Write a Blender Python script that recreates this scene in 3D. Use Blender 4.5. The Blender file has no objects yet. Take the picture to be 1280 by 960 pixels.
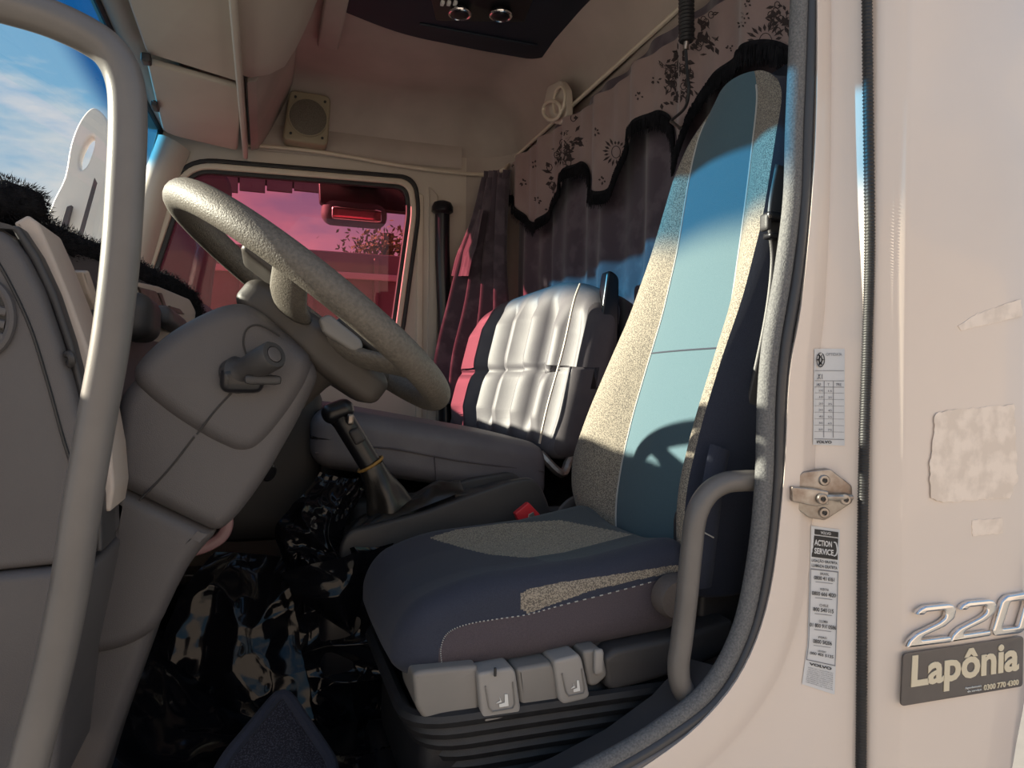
import bpy, bmesh, math, random
from mathutils import Vector, Matrix, noise
from mathutils.bvhtree import BVHTree
random.seed(7)
SC = bpy.context.scene
COL = SC.collection
PI = math.pi
H = 1.9                      # camera height above the ground; everything is built relative to the eye, then lifted

# ------------------------------------------------------------------ camera
YAW, PITCH, ROLL, FPX = math.radians(19.2), math.radians(0.3), math.radians(0.8), 890.0
RM = Matrix.Rotation(-YAW, 3, 'Z') @ Matrix.Rotation(PI/2+PITCH, 3, 'X') @ Matrix.Rotation(ROLL, 3, 'Z')
CAMP = Vector((0, -.9, 0))
cd = bpy.data.cameras.new('camera'); cam = bpy.data.objects.new('camera', cd); COL.objects.link(cam)
cd.sensor_width = 36; cd.lens = FPX/1280*36; cd.clip_start = .02; cd.clip_end = 500
cam.matrix_world = Matrix.Translation(CAMP+Vector((0, 0, H))) @ RM.to_4x4()
SC.camera = cam

# ------------------------------------------------------------------ sky, sun, exposure
SC.view_settings.view_transform = 'Standard'; SC.view_settings.look = 'None'
SC.view_settings.gamma = 1; SC.view_settings.use_curve_mapping = False
SC.view_settings.exposure = 0.42
SKY_STRENGTH = .62
SUN_STRENGTH = 12.5
w = bpy.data.worlds.new('sky'); SC.world = w; w.use_nodes = True
nt = w.node_tree; nt.nodes.clear()
def nn(t, **k):
    n = nt.nodes.new(t)
    for a, b in k.items(): setattr(n, a, b)
    return n
tc = nn('ShaderNodeTexCoord'); sep = nn('ShaderNodeSeparateXYZ'); nt.links.new(tc.outputs['Generated'], sep.inputs[0])
rmp = nn('ShaderNodeValToRGB'); nt.links.new(sep.outputs['Z'], rmp.inputs[0])
e = rmp.color_ramp.elements; e[0].position = 0; e[0].color = (.86, .86, .88, 1); e[1].position = .9; e[1].color = (.10, .27, .62, 1)
x_ = rmp.color_ramp.elements.new(.14); x_.color = (.72, .80, .88, 1)
x_ = rmp.color_ramp.elements.new(.32); x_.color = (.28, .58, .86, 1)
mp = nn('ShaderNodeMapping'); mp.inputs['Scale'].default_value = (1, 1, 3.2); nt.links.new(tc.outputs['Generated'], mp.inputs[0])
nz = nn('ShaderNodeTexNoise'); nz.inputs['Scale'].default_value = 3.4; nz.inputs['Detail'].default_value = 7; nz.inputs['Roughness'].default_value = .58
nt.links.new(mp.outputs[0], nz.inputs['Vector'])
cr = nn('ShaderNodeValToRGB'); cr.color_ramp.elements[0].position = .47; cr.color_ramp.elements[0].color = (0, 0, 0, 1); cr.color_ramp.elements[1].position = .62
nt.links.new(nz.outputs['Fac'], cr.inputs[0])
mx = nn('ShaderNodeMix', data_type='RGBA'); nt.links.new(cr.outputs[0], mx.inputs[0]); nt.links.new(rmp.outputs[0], mx.inputs[6]); mx.inputs[7].default_value = (.95, .93, .92, 1)
bg = nn('ShaderNodeBackground'); nt.links.new(mx.outputs[2], bg.inputs[0]); bg.inputs[1].default_value = SKY_STRENGTH
ow = nn('ShaderNodeOutputWorld'); nt.links.new(bg.outputs[0], ow.inputs[0])
sl = bpy.data.lights.new('sun', 'SUN'); sl.energy = SUN_STRENGTH; sl.angle = math.radians(.8); sl.color = (1, .90, .72)
so = bpy.data.objects.new('sun', sl); COL.objects.link(so)
SUN_DIR = Vector((1, -.37, -.40))
so.rotation_euler = SUN_DIR.to_track_quat('-Z', 'Y').to_euler(); so.location = (-5, 5, 8)

# ------------------------------------------------------------------ helpers
def P(px, py, x=None, y=None, z=None):
    """the point seen at a photo pixel on the plane x=, y= or z="""
    d = RM @ Vector(((px-640)/FPX, (480-py)/FPX, -1))
    if x is not None: t = (x-CAMP.x)/d.x
    elif y is not None: t = (y-CAMP.y)/d.y
    else: t = (z-CAMP.z)/d.z
    return CAMP+d*t
def PD(px, py, off=0):
    """point on the slanting rear face of the dashboard"""
    d = RM @ Vector(((px-640)/FPX, (480-py)/FPX, -1)); n = Vector((1, -.17, 0)); p0 = Vector((-.285+off, .5, 0))
    return CAMP+d*((p0-CAMP).dot(n)/d.dot(n))
def proj(v):
    q = RM.transposed() @ (Vector(v)-CAMP)
    return 640+FPX*q.x/-q.z, 480-FPX*q.y/-q.z

_M = {}
def mat(name, c, c2=None, sc=8, rough=.5, metal=0, bump=0, bsc=200, coat=0, sheen=0, lo=.35, hi=.65, detail=4, spec=.5, wave=None, stretch=None, trans=0):
    if name in _M: return _M[name]
    m = bpy.data.materials.new(name); m.use_nodes = True; t = m.node_tree; b = t.nodes['Principled BSDF']
    b.inputs['Base Color'].default_value = (*c, 1); b.inputs['Roughness'].default_value = rough; b.inputs['Metallic'].default_value = metal
    b.inputs['Coat Weight'].default_value = coat; b.inputs['Sheen Weight'].default_value = sheen; b.inputs['Specular IOR Level'].default_value = spec
    if coat: b.inputs['Coat Roughness'].default_value = .06
    b.inputs['Transmission Weight'].default_value = trans
    g = t.nodes.new('ShaderNodeTexCoord'); vec = g.outputs['Object']
    if stretch:
        mm = t.nodes.new('ShaderNodeMapping'); mm.inputs['Scale'].default_value = stretch; t.links.new(vec, mm.inputs[0]); vec = mm.outputs[0]
    if c2:
        n = t.nodes.new('ShaderNodeTexNoise'); n.inputs['Scale'].default_value = sc; n.inputs['Detail'].default_value = detail; t.links.new(vec, n.inputs['Vector'])
        r = t.nodes.new('ShaderNodeValToRGB'); r.color_ramp.elements[0].position = lo; r.color_ramp.elements[0].color = (*c, 1)
        r.color_ramp.elements[1].position = hi; r.color_ramp.elements[1].color = (*c2, 1)
        t.links.new(n.outputs['Fac'], r.inputs[0]); t.links.new(r.outputs[0], b.inputs['Base Color'])
    if bump:
        n = t.nodes.new('ShaderNodeTexNoise'); n.inputs['Scale'].default_value = bsc; n.inputs['Detail'].default_value = 3; t.links.new(vec, n.inputs['Vector'])
        k = t.nodes.new('ShaderNodeBump'); k.inputs['Strength'].default_value = bump; k.inputs['Distance'].default_value = .002
        t.links.new(n.outputs['Fac'], k.inputs['Height']); t.links.new(k.outputs[0], b.inputs['Normal'])
    _M[name] = m; return m
def glassmat(name, col, col_top=None, z0=0, z1=1, refl=.06, haze=None):
    m = bpy.data.materials.new(name); m.use_nodes = True; t = m.node_tree; t.nodes.clear()
    o = t.nodes.new('ShaderNodeOutputMaterial'); tr = t.nodes.new('ShaderNodeBsdfTransparent'); gl = t.nodes.new('ShaderNodeBsdfGlossy'); mi = t.nodes.new('ShaderNodeMixShader')
    gl.inputs['Roughness'].default_value = .02; tr.inputs[0].default_value = (*col, 1)
    fr = t.nodes.new('ShaderNodeLayerWeight'); fr.inputs[0].default_value = .5
    pw = t.nodes.new('ShaderNodeMath'); pw.operation = 'POWER'; pw.inputs[1].default_value = 5
    mu = t.nodes.new('ShaderNodeMath'); mu.operation = 'MULTIPLY_ADD'; mu.inputs[1].default_value = .45; mu.inputs[2].default_value = refl; mu.use_clamp = True
    t.links.new(fr.outputs['Facing'], pw.inputs[0]); t.links.new(pw.outputs[0], mu.inputs[0]); t.links.new(mu.outputs[0], mi.inputs[0])
    t.links.new(tr.outputs[0], mi.inputs[1]); t.links.new(gl.outputs[0], mi.inputs[2]); t.links.new(mi.outputs[0], o.inputs[0])
    if col_top:   # sun strip printed in the top of the pane
        g = t.nodes.new('ShaderNodeNewGeometry'); s = t.nodes.new('ShaderNodeSeparateXYZ'); t.links.new(g.outputs['Position'], s.inputs[0])
        mr = t.nodes.new('ShaderNodeMapRange'); mr.interpolation_type = 'SMOOTHSTEP'; mr.inputs['From Min'].default_value = z0+H; mr.inputs['From Max'].default_value = z1+H
        t.links.new(s.outputs['Z'], mr.inputs['Value'])
        x = t.nodes.new('ShaderNodeMix'); x.data_type = 'RGBA'; t.links.new(mr.outputs[0], x.inputs[0]); x.inputs[6].default_value = (*col, 1); x.inputs[7].default_value = (*col_top, 1)
        t.links.new(x.outputs[2], tr.inputs[0])
    return m

M_paint = mat('cream_paint', (.73, .63, .56), (.77, .67, .60), sc=2, rough=.28, coat=.6)
M_head = mat('headliner_vinyl', (.38, .325, .29), (.46, .395, .355), sc=3.5, rough=.62, bump=.08, bsc=260)
M_beige = mat('beige_plastic', (.54, .475, .41), (.58, .515, .445), sc=4, rough=.55, bump=.06, bsc=400)
M_trimc = mat('cream_trim', (.60, .52, .42), (.66, .58, .47), sc=6, rough=.5)
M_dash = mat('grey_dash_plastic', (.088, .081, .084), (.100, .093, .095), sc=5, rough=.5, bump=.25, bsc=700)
M_dashl = mat('dark_grey_plastic', (.040, .038, .040), (.052, .050, .051), sc=5, rough=.5, bump=.2, bsc=600)
M_dcream = mat('dash_cream_plastic', (.50, .42, .36), (.54, .46, .40), sc=5, rough=.55, bump=.25, bsc=500)
M_bar = mat('grab_bar_grey', (.13, .12, .113), (.16, .147, .138), sc=9, rough=.36, bump=.06, bsc=500)
M_blk = mat('black_rubber', (.014, .014, .016), (.022, .022, .024), sc=30, rough=.5, bump=.2, bsc=500)
M_blkg = mat('black_plastic', (.012, .012, .015), rough=.3)
M_fur = mat('black_plush', (.006, .006, .008), (.014, .014, .017), sc=60, rough=.95, spec=.2)
M_sheet = mat('black_shiny_sheeting', (.006, .006, .008), rough=.10, spec=.3)
M_teal = mat('teal_seat_cloth', (.058, .112, .140), (.072, .132, .160), sc=700, rough=.9, sheen=.12, bump=.3, bsc=900)
M_speck = mat('speckled_grey_cloth', (.12, .105, .09), (.34, .30, .24), sc=420, rough=.95, sheen=.1, bump=.4, bsc=500, lo=.42, hi=.58)
M_navy = mat('navy_seat_cloth', (.022, .027, .048), (.031, .037, .060), sc=600, rough=.9, sheen=.08, bump=.3, bsc=900)
M_plum = mat('worn_plum_side_cloth', (.062, .05, .062), (.082, .067, .08), sc=500, rough=.9, sheen=.08, bump=.3, bsc=900)
M_stitch = mat('pale_stitching', (.42, .42, .40), rough=.8)
M_bench = mat('grey_bench_vinyl', (.115, .108, .122), (.138, .130, .142), sc=12, rough=.55, bump=.15, bsc=300)
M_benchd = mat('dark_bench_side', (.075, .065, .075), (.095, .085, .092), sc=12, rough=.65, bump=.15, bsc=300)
M_ctl = mat('taupe_control_plastic', (.20, .188, .175), (.225, .21, .195), sc=8, rough=.42)
M_ctl2 = mat('light_control_plastic', (.30, .285, .27), rough=.42)
M_print = mat('white_print', (.75, .75, .72), rough=.6)
M_seal = mat('textured_door_seal', (.10, .10, .105), (.17, .17, .17), sc=300, rough=.8, bump=.6, bsc=380)
M_seal2 = mat('smooth_seal_lip', (.05, .05, .055), rough=.35)
M_curt = mat('plum_curtain_cloth', (.062, .045, .060), (.10, .078, .095), sc=14, rough=.9, sheen=.3, lo=.5, hi=.62, detail=6)
M_val = mat('brown_pink_valance_cloth', (.235, .165, .155), (.27, .195, .18), sc=10, rough=.9, sheen=.3)
M_valp = mat('black_flower_print', (.03, .02, .02), rough=.9)
M_chrome = mat('chrome', (.78, .76, .75), rough=.13, metal=1)
M_steel = mat('worn_steel', (.42, .39, .36), (.25, .20, .17), sc=40, rough=.38, metal=.9)
M_hatch = mat('navy_hatch_plastic', (.010, .016, .030), rough=.6)
M_sticker = mat('sticker_white', (.66, .66, .67), rough=.45)
M_ink = mat('black_ink', (.02, .02, .022), rough=.5)
M_ink2 = mat('faded_ink', (.18, .18, .2), rough=.6)
M_plate = mat('dark_brown_plate', (.095, .08, .075), (.115, .098, .09), sc=14, rough=.3, coat=.4)
M_letter = mat('gold_lettering', (.72, .64, .48), rough=.35)
M_white = mat('white_truck_paint', (.78, .72, .66), rough=.35)
M_red = mat('red_packet', (.65, .03, .04), rough=.4)
M_speaker = mat('speaker_grille', (.17, .15, .12), (.10, .09, .07), sc=260, rough=.7, bump=.8, bsc=420)
M_spframe = mat('speaker_frame_olive', (.30, .26, .18), rough=.5)
M_wheel = mat('grained_wheel_leather', (.10, .088, .074), (.145, .128, .108), sc=180, rough=.55, bump=.7, bsc=330)
M_wheeld = mat('wheel_hub_plastic', (.055, .047, .042), (.07, .06, .053), sc=6, rough=.5, bump=.1, bsc=400)
M_ground = mat('pavement', (.24, .225, .21), (.29, .27, .25), sc=3, rough=.95)
M_trail = mat('dark_red_trailer_paint', (.16, .085, .08), (.19, .10, .10), sc=2, rough=.6)
M_awn = mat('grey_canopy_sheet', (.06, .06, .066), rough=.7)
M_leaf = mat('leaves', (.10, .12, .03), (.18, .15, .04), sc=5, rough=.8)
M_bark = mat('bark', (.10, .07, .05), rough=.9)
M_reflection = mat('painted_reflection', (.90, .78, .68), (.76, .65, .56), sc=28, rough=.35, lo=.42, hi=.58)  # mottled pale tone for the reflections painted on the cab side
M_bounce_wall = mat('bounce_wall_plaster', (.55, .46, .41), (.60, .51, .46), sc=1, rough=.95)
M_mesh = mat('dark_mesh_cloth', (.012, .012, .02), (.06, .06, .085), sc=420, rough=.8, lo=.5, hi=.6)
M_net = mat('dim_label_plate', (.09, .075, .065), (.16, .13, .11), sc=60, rough=.4)

def tag(o, label=None, cat=None, group=None, kind=None):
    if label: o['label'] = label
    if cat: o['category'] = cat
    if group: o['group'] = group
    if kind: o['kind'] = kind
    return o
def thing(name, loc, label, cat, group=None):
    o = bpy.data.objects.new(name, None); COL.objects.link(o); o.location = loc; o.empty_display_size = .05
    return tag(o, label, cat, group)
def origin_of(o):
    v = Vector(o.location)
    while o.parent: o = o.parent; v += o.location
    return v
def link(name, me, m, parent=None, smooth=True, angle=35):
    """one mesh (in world coordinates) becomes one object, its origin at its base or at its parent's"""
    if m is not None and not me.materials: me.materials.append(m)
    if parent is not None: off = origin_of(parent)
    else:
        n = max(1, len(me.vertices)); xs = [v.co for v in me.vertices]
        off = Vector(((min(v.x for v in xs)+max(v.x for v in xs))/2, (min(v.y for v in xs)+max(v.y for v in xs))/2, min(v.z for v in xs)))
    me.transform(Matrix.Translation(-off))
    if smooth:
        me.polygons.foreach_set('use_smooth', [True]*len(me.polygons))
        if angle: me.set_sharp_from_angle(angle=math.radians(angle))
    o = bpy.data.objects.new(name, me); COL.objects.link(o)
    if parent is not None: o.parent = parent
    else: o.location = off
    me.name = name
    return o
def mesh_of(vs, fs):
    me = bpy.data.meshes.new('m'); me.from_pydata([tuple(v) for v in vs], [], fs); me.update(); return me
def join(*ms):
    vs, fs = [], []
    for me in ms:
        k = len(vs); vs += [v.co.copy() for v in me.vertices]; fs += [[i+k for i in p.vertices] for p in me.polygons]
        bpy.data.meshes.remove(me)
    return mesh_of(vs, fs)
def cr(pts, n=8, closed=False):
    """Catmull-Rom through the points"""
    pts = [Vector(p) for p in pts]; N = len(pts); out = []
    for i in range(N if closed else N-1):
        p0 = pts[(i-1) % N] if closed or i > 0 else pts[0]*2-pts[1]
        p1, p2 = pts[i], pts[(i+1) % N]
        p3 = pts[(i+2) % N] if closed or i+2 < N else pts[-1]*2-pts[-2]
        for k in range(n):
            t = k/n
            out.append(.5*((2*p1)+(-p0+p2)*t+(2*p0-5*p1+4*p2-p3)*t*t+(-p0+3*p1-3*p2+p3)*t**3))
    if not closed: out.append(pts[-1])
    return out
def tube(pts, r, seg=12, closed=False, cap=True, sx=1, sy=1, up=None):
    """tube of radius r (number, list or function of 0..1) along the points"""
    pts = [Vector(p) for p in pts]; N = len(pts); vs, fs = [], []
    T = []
    for i in range(N):
        a = pts[(i-1) % N] if closed or i > 0 else pts[i]; b = pts[(i+1) % N] if closed or i < N-1 else pts[i]
        T.append((b-a).normalized())
    n = Vector(up) if up else (Vector((0, 0, 1)) if abs(T[0].z) < .9 else Vector((1, 0, 0)))
    n = (n-T[0]*n.dot(T[0])).normalized()
    for i in range(N):
        n = (n-T[i]*n.dot(T[i])).normalized(); b = T[i].cross(n)
        rr = r(i/(N-1)) if callable(r) else (r[i] if isinstance(r, (list, tuple)) else r)
        for k in range(seg):
            a = 2*PI*k/seg; vs.append(pts[i]+(n*math.cos(a)*sx+b*math.sin(a)*sy)*rr)
    for i in range(N if closed else N-1):
        for k in range(seg):
            a, b_, c, d = i*seg+k, i*seg+(k+1) % seg, ((i+1) % N)*seg+(k+1) % seg, ((i+1) % N)*seg+k
            fs.append((a, b_, c, d))
    if cap and not closed:
        fs.append(tuple(reversed(range(seg)))); fs.append(tuple(range((N-1)*seg, N*seg)))
    return mesh_of(vs, fs)
def loft(rows, closed=False, cap=False):
    n = len(rows[0]); vs = [v for r in rows for v in r]; fs = []
    for i in range(len(rows)-1):
        for k in range(n if closed else n-1):
            fs.append((i*n+k, i*n+(k+1) % n, (i+1)*n+(k+1) % n, (i+1)*n+k))
    if cap: fs.append(tuple(reversed(range(n)))); fs.append(tuple(range((len(rows)-1)*n, len(rows)*n)))
    return mesh_of(vs, fs)
def rnd(pts, r, seg=5):
    """round the corners of a closed 2D/3D polygon"""
    pts = [Vector(p) for p in pts]; N = len(pts); out = []
    for i in range(N):
        p, a, b = pts[i], pts[i-1], pts[(i+1) % N]; rr = r[i] if isinstance(r, (list, tuple)) else r
        da, db = (a-p), (b-p); q = min(rr, da.length*.48, db.length*.48)
        A, B = p+da.normalized()*q, p+db.normalized()*q
        for k in range(seg+1):
            t = k/seg; out.append(A*(1-t)**2+p*2*t*(1-t)+B*t*t)
    return out
def plate(loops, nrm, thick, bevel=0, res=3):
    """flat solid of the coplanar 3D loops (first outer, then holes); front face on the loops, body goes along nrm"""
    if not isinstance(loops[0], list): loops = [loops]
    nrm = Vector(nrm).normalized(); o = Vector(loops[0][0])
    u = Vector((0, 0, 1)).cross(nrm)
    if u.length < .1: u = Vector((1, 0, 0))
    u = (u-nrm*u.dot(nrm)).normalized(); v = nrm.cross(u)
    cu = bpy.data.curves.new('c', 'CURVE'); cu.dimensions = '2D'; cu.fill_mode = 'BOTH'
    bevel = min(bevel, thick*.49); cu.extrude = thick/2-bevel; cu.bevel_depth = bevel; cu.bevel_resolution = res; cu.offset = -bevel
    for lp in loops:
        s = cu.splines.new('POLY'); s.points.add(len(lp)-1); s.use_cyclic_u = True
        for i, p in enumerate(lp):
            q = Vector(p)-o; s.points[i].co = (q.dot(u), q.dot(v), 0, 1)
    ob = bpy.data.objects.new('c', cu); me = bpy.data.meshes.new_from_object(ob)
    bpy.data.objects.remove(ob); bpy.data.curves.remove(cu)
    M = Matrix((u, v, nrm)).transposed().to_4x4(); M.translation = o+nrm*thick/2
    me.transform(M)
    bm = bmesh.new(); bm.from_mesh(me); bmesh.ops.remove_doubles(bm, verts=bm.verts, dist=1e-5); bmesh.ops.recalc_face_normals(bm, faces=bm.faces); bm.to_mesh(me); bm.free()
    return me
def box(c, s, bevel=0, seg=3, rot=None):
    bm = bmesh.new(); bmesh.ops.create_cube(bm, size=1)
    for v in bm.verts: v.co = Vector((v.co.x*s[0], v.co.y*s[1], v.co.z*s[2]))
    if bevel: bmesh.ops.bevel(bm, geom=bm.edges[:], offset=bevel, segments=seg, profile=.5, affect='EDGES')
    me = bpy.data.meshes.new('m'); bm.to_mesh(me); bm.free()
    if rot is not None: me.transform(rot.to_4x4())
    me.transform(Matrix.Translation(c)); return me
def rbox(c, h, r, n=16, f=None, rot=None):
    """soft box: half sizes h, edge radius r, n divisions a side; f(p) deforms in local -1..1-like metres"""
    bm = bmesh.new(); bmesh.ops.create_grid(bm, x_segments=n, y_segments=n, size=1)
    base = [v.co.copy() for v in bm.verts]; fcs = [[v.index for v in p.verts] for p in bm.faces]; bm.free()
    vs, fs = [], []
    for ax in range(3):
        for s in (-1, 1):
            k = len(vs)
            for b in base:
                q = [0, 0, 0]; q[ax] = s; q[(ax+1) % 3] = b.x*s; q[(ax+2) % 3] = b.y
                q = Vector(q)
                q = Vector([math.sin(a*PI/4)/math.sin(PI/4)*.5+a*.5 for a in q])
                p = Vector([q[i]*h[i] for i in range(3)])
                inner = Vector([max(-(h[i]-r), min(h[i]-r, p[i])) for i in range(3)])
                d = p-inner
                p = inner+(d.normalized()*r if d.length > 1e-9 else d)
                if f: p = f(p)
                vs.append(p)
            for g in fcs: fs.append([i+k for i in g])
    me = mesh_of(vs, fs)
    bm = bmesh.new(); bm.from_mesh(me); bmesh.ops.remove_doubles(bm, verts=bm.verts, dist=1e-5); bmesh.ops.recalc_face_normals(bm, faces=bm.faces); bm.to_mesh(me); bm.free()
    if rot is not None: me.transform(rot.to_4x4())
    me.transform(Matrix.Translation(c)); return me
def lathe(base, axis, prof, seg=24):
    """profile [(distance along axis, radius)] turned about axis through base"""
    axis = Vector(axis).normalized(); u = axis.orthogonal().normalized(); v = axis.cross(u); base = Vector(base)
    rows = [[base+axis*d+(u*math.cos(2*PI*k/seg)+v*math.sin(2*PI*k/seg))*max(r, 1e-5) for k in range(seg)] for d, r in prof]
    return loft(rows, closed=True, cap=True)
def text2d(s, extrude=0, shear=0, bold=0):
    cu = bpy.data.curves.new('t', 'FONT'); cu.body = s; cu.size = 1; cu.extrude = extrude; cu.shear = shear; cu.offset = bold; cu.resolution_u = 3
    ob = bpy.data.objects.new('t', cu); me = bpy.data.meshes.new_from_object(ob); bpy.data.objects.remove(ob); bpy.data.curves.remove(cu)
    if not len(me.vertices): return me
    xs = [v.co.x for v in me.vertices]; ys = [v.co.y for v in me.vertices]
    x0, x1, y0, y1 = min(xs), max(xs), min(ys), max(ys)
    for v in me.vertices: v.co = ((v.co.x-x0)/(x1-x0), (v.co.y-y0)/(y1-y0), v.co.z)
    return me
def put_text(name, s, fn, m, parent, extrude=0, shear=0, bold=0):
    """text normalised to the unit square, sent through fn(u, v, w)"""
    me = text2d(s, extrude, shear, bold)
    for v in me.vertices: v.co = fn(v.co.x, v.co.y, v.co.z)
    return link(name, me, m, parent, smooth=False)
def inside(pt, poly):
    x, y = pt; c = False; j = len(poly)-1
    for i in range(len(poly)):
        xi, yi = poly[i][0], poly[i][1]; xj, yj = poly[j][0], poly[j][1]
        if (yi > y) != (yj > y) and x < (xj-xi)*(y-yi)/(yj-yi)+xi: c = not c
        j = i
    return c
def split(me, test, ref=None):
    """faces of me into one mesh per key of test(centre, centre before shaping)"""
    d = {}
    for i, p in enumerate(me.polygons): d.setdefault(test(p.center, ref.polygons[i].center) if ref else test(p.center), []).append(p)
    out = {}
    for k, ps in d.items():
        ids = {}; vs = []; fs = []
        for p in ps:
            g = []
            for i in p.vertices:
                if i not in ids: ids[i] = len(vs); vs.append(me.vertices[i].co.copy())
                g.append(ids[i])
            fs.append(g)
        out[k] = mesh_of(vs, fs)
    return out
def lerp_list(t, tab):
    for i in range(len(tab)-1):
        if t <= tab[i+1][0] or i == len(tab)-2:
            a, b = tab[i], tab[i+1]; k = (t-a[0])/(b[0]-a[0]); k = max(0, min(1, k))
            return [a[j]+(b[j]-a[j])*k for j in range(1, len(a))]

YF, XR, ZC = 2.5, 1.15, 1.35      # far (passenger) wall, rear wall, ceiling
ZT = 1.04                         # lower edge of the headliner
FLOOR = -.80

# ================================================================== THE CAB SHELL
def wpx(pts, y): return [P(a, b, y=y) for a, b in pts]
WIN = [(238, 213), (507, 234), (511, 262), (488, 428), (170, 414), (212, 290)]
def winloop(grow, y=YF):
    c = Vector((0, 0, 0)); L = wpx(WIN, y)
    for p in L: c += p/len(L)
    out = []
    N = len(L)
    for i in range(N):          # offset every side outwards by grow
        a, p, b = L[i-1], L[i], L[(i+1) % N]
        e1 = (p-a).normalized(); e2 = (b-p).normalized()
        n1 = Vector((-e1.z, 0, e1.x)); n2 = Vector((-e2.z, 0, e2.x))
        if n1.dot(p-c) < 0: n1 = -n1
        if n2.dot(p-c) < 0: n2 = -n2
        bis = (n1+n2).normalized(); out.append(p+bis*grow/max(.4, bis.dot(n1)))
    return rnd(out, .09+grow, 8)
fr = P(198, 165, y=YF); fl = P(150, 340, y=YF)
wallR = [Vector((XR+.1, YF, ZC)), Vector((fr.x+.02, YF, ZC)), fr, fl, Vector((-.62, YF, .25)), Vector((-.72, YF, FLOOR)), Vector((XR+.1, YF, FLOOR))]
o = link('wall_right', plate([wallR, winloop(.012)], (0, 1, 0), .06), M_beige, smooth=False); tag(o, kind='structure', label='beige inner wall of the cab on the passenger side with its window')
# the window
wn = bpy.data.objects.new('window_1', None); COL.objects.link(wn); wn.location = P(350, 420, y=YF); tag(wn, 'passenger side window with a pink tinted pane', kind='structure')
link('outer_gasket', plate([winloop(.062, YF-.012), winloop(.040, YF-.012)], (0, 1, 0), .02, .006), M_blk, wn)
link('window_frame', plate([winloop(.042, YF-.02), winloop(.014, YF-.02)], (0, 1, 0), .03, .008), M_trimc, wn)
link('inner_seal', plate([winloop(.016, YF-.008), winloop(-.008, YF-.008)], (0, 1, 0), .03, .006), M_blk, wn)
G_pink = glassmat('pink_tinted_glass', (.86, .42, .50), refl=.03)
link('pane', plate([winloop(.012, YF+.03)], (0, 1, 0), .003), G_pink, wn, smooth=False)

# rear wall, left wall, floor, front wall
o = link('wall_back', box((XR+.05, YF/2, (FLOOR+ZC)/2), (.06, YF, ZC-FLOOR)), M_head, smooth=False); tag(o, kind='structure', label='rear wall of the cab behind the curtain')
o = link('wall_front', box((-.76, YF/2, (FLOOR+.2)/2), (.06, YF, .2-FLOOR)), M_dashl, smooth=False); tag(o, kind='structure')
o = link('floor', box((.27, YF/2, FLOOR-.03), (2.1, YF, .06)), M_blkg, smooth=False); tag(o, kind='structure', label='black cab floor')
# headliner: a height field rolled down at the far and rear walls
def axis_samples(a, b, r):
    s = [a+(b-r-a)*i/10 for i in range(10)]+[b-r*math.cos(PI/2*i/14) for i in range(15)]
    return s
RR = .22
rows = []
for x in axis_samples(-.44, XR, RR):
    row = []
    for y in axis_samples(0.02, YF, RR):
        dx, dy = max(0, RR-(XR-x)), max(0, RR-(YF-y)); q = min(RR, math.hypot(dx, dy))
        z = ZC-RR+math.sqrt(max(0, RR*RR-q*q))
        row.append(Vector((x, y, z+.012*noise.noise(Vector((x*3, y*3, 2))))))
    rows.append(row)
o = link('ceiling', loft(rows), M_head, angle=60); tag(o, kind='structure', label='stained beige headliner of the cab')
o = link('roof', box((.42, YF/2+.02, ZC+.04), (1.78, YF+.06, .05), .02), M_paint); tag(o, kind='structure')
# rounded vertical corner piece between the far and rear walls
o = link('trim_1', loft([[Vector((XR-RR+RR*math.sin(a), YF-RR+RR*math.cos(a), z)) for a in [PI/2*i/10 for i in range(11)]] for z in (.2, ZC-RR+.01)]), M_head, angle=60); tag(o, kind='structure', label='rounded headliner corner')
# headliner side panel, standing slightly proud of the wall above the window, with its pale lower edge
pts = [P(310, 181, y=YF-.03), P(400, 190, y=YF-.03), P(500, 207, y=YF-.03), P(570, 216, y=YF-.035), P(612, 218, y=YF-.06), P(628, 213, x=XR-.12), P(636, 206, x=XR-.06)]
side = []
for i in range(17):
    t = i/16; x = -.10+1.0*t
    lo = P(300+330*t, 184+32*t, y=YF-.03).z
    side.append([Vector((x, YF-.012, lo)), Vector((x, YF-.022, lo+.03)), Vector((x, YF-.018, lo+.1)), Vector((x, YF-.004, ZC-RR+.06))])
o = link('trim_2', loft(side), M_head, angle=60); tag(o, kind='structure', label='brown stained headliner panel above the passenger window')
o = link('trim_3', tube(cr(pts, 8), .009, 8), M_trimc); tag(o, kind='structure', label='pale edging bead along the headliner above the far window')
# far A pillar cover
pl = [P(198, 168, y=YF-.03), P(172, 240, y=YF-.03), P(158, 305, y=YF-.03), P(140, 380, y=YF-.03)]
pr = [P(238, 190, y=YF-.01), P(218, 240, y=YF-.01), P(196, 315, y=YF-.01), P(172, 392, y=YF-.01)]
rows = []
for a, b in zip(cr(pl, 5), cr(pr, 5)):
    rows.append([a.lerp(b, t)+Vector((0, -.05*math.sin(PI*t)**.7, 0)) for t in [i/8 for i in range(9)]])
o = link('trim_4', loft(rows), M_beige, angle=60); tag(o, kind='structure', label='rounded beige pillar cover between windscreen and far window')
# near A pillar, off to the left: carries the long grab bar
o = link('pillar_front', tube([(-.45, .06, ZC), (-.46, .05, 1.0), (-.58, .04, .35), (-.62, .05, .1), (-.62, .05, FLOOR)], .05, 10), M_paint); tag(o, kind='structure')
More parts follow.
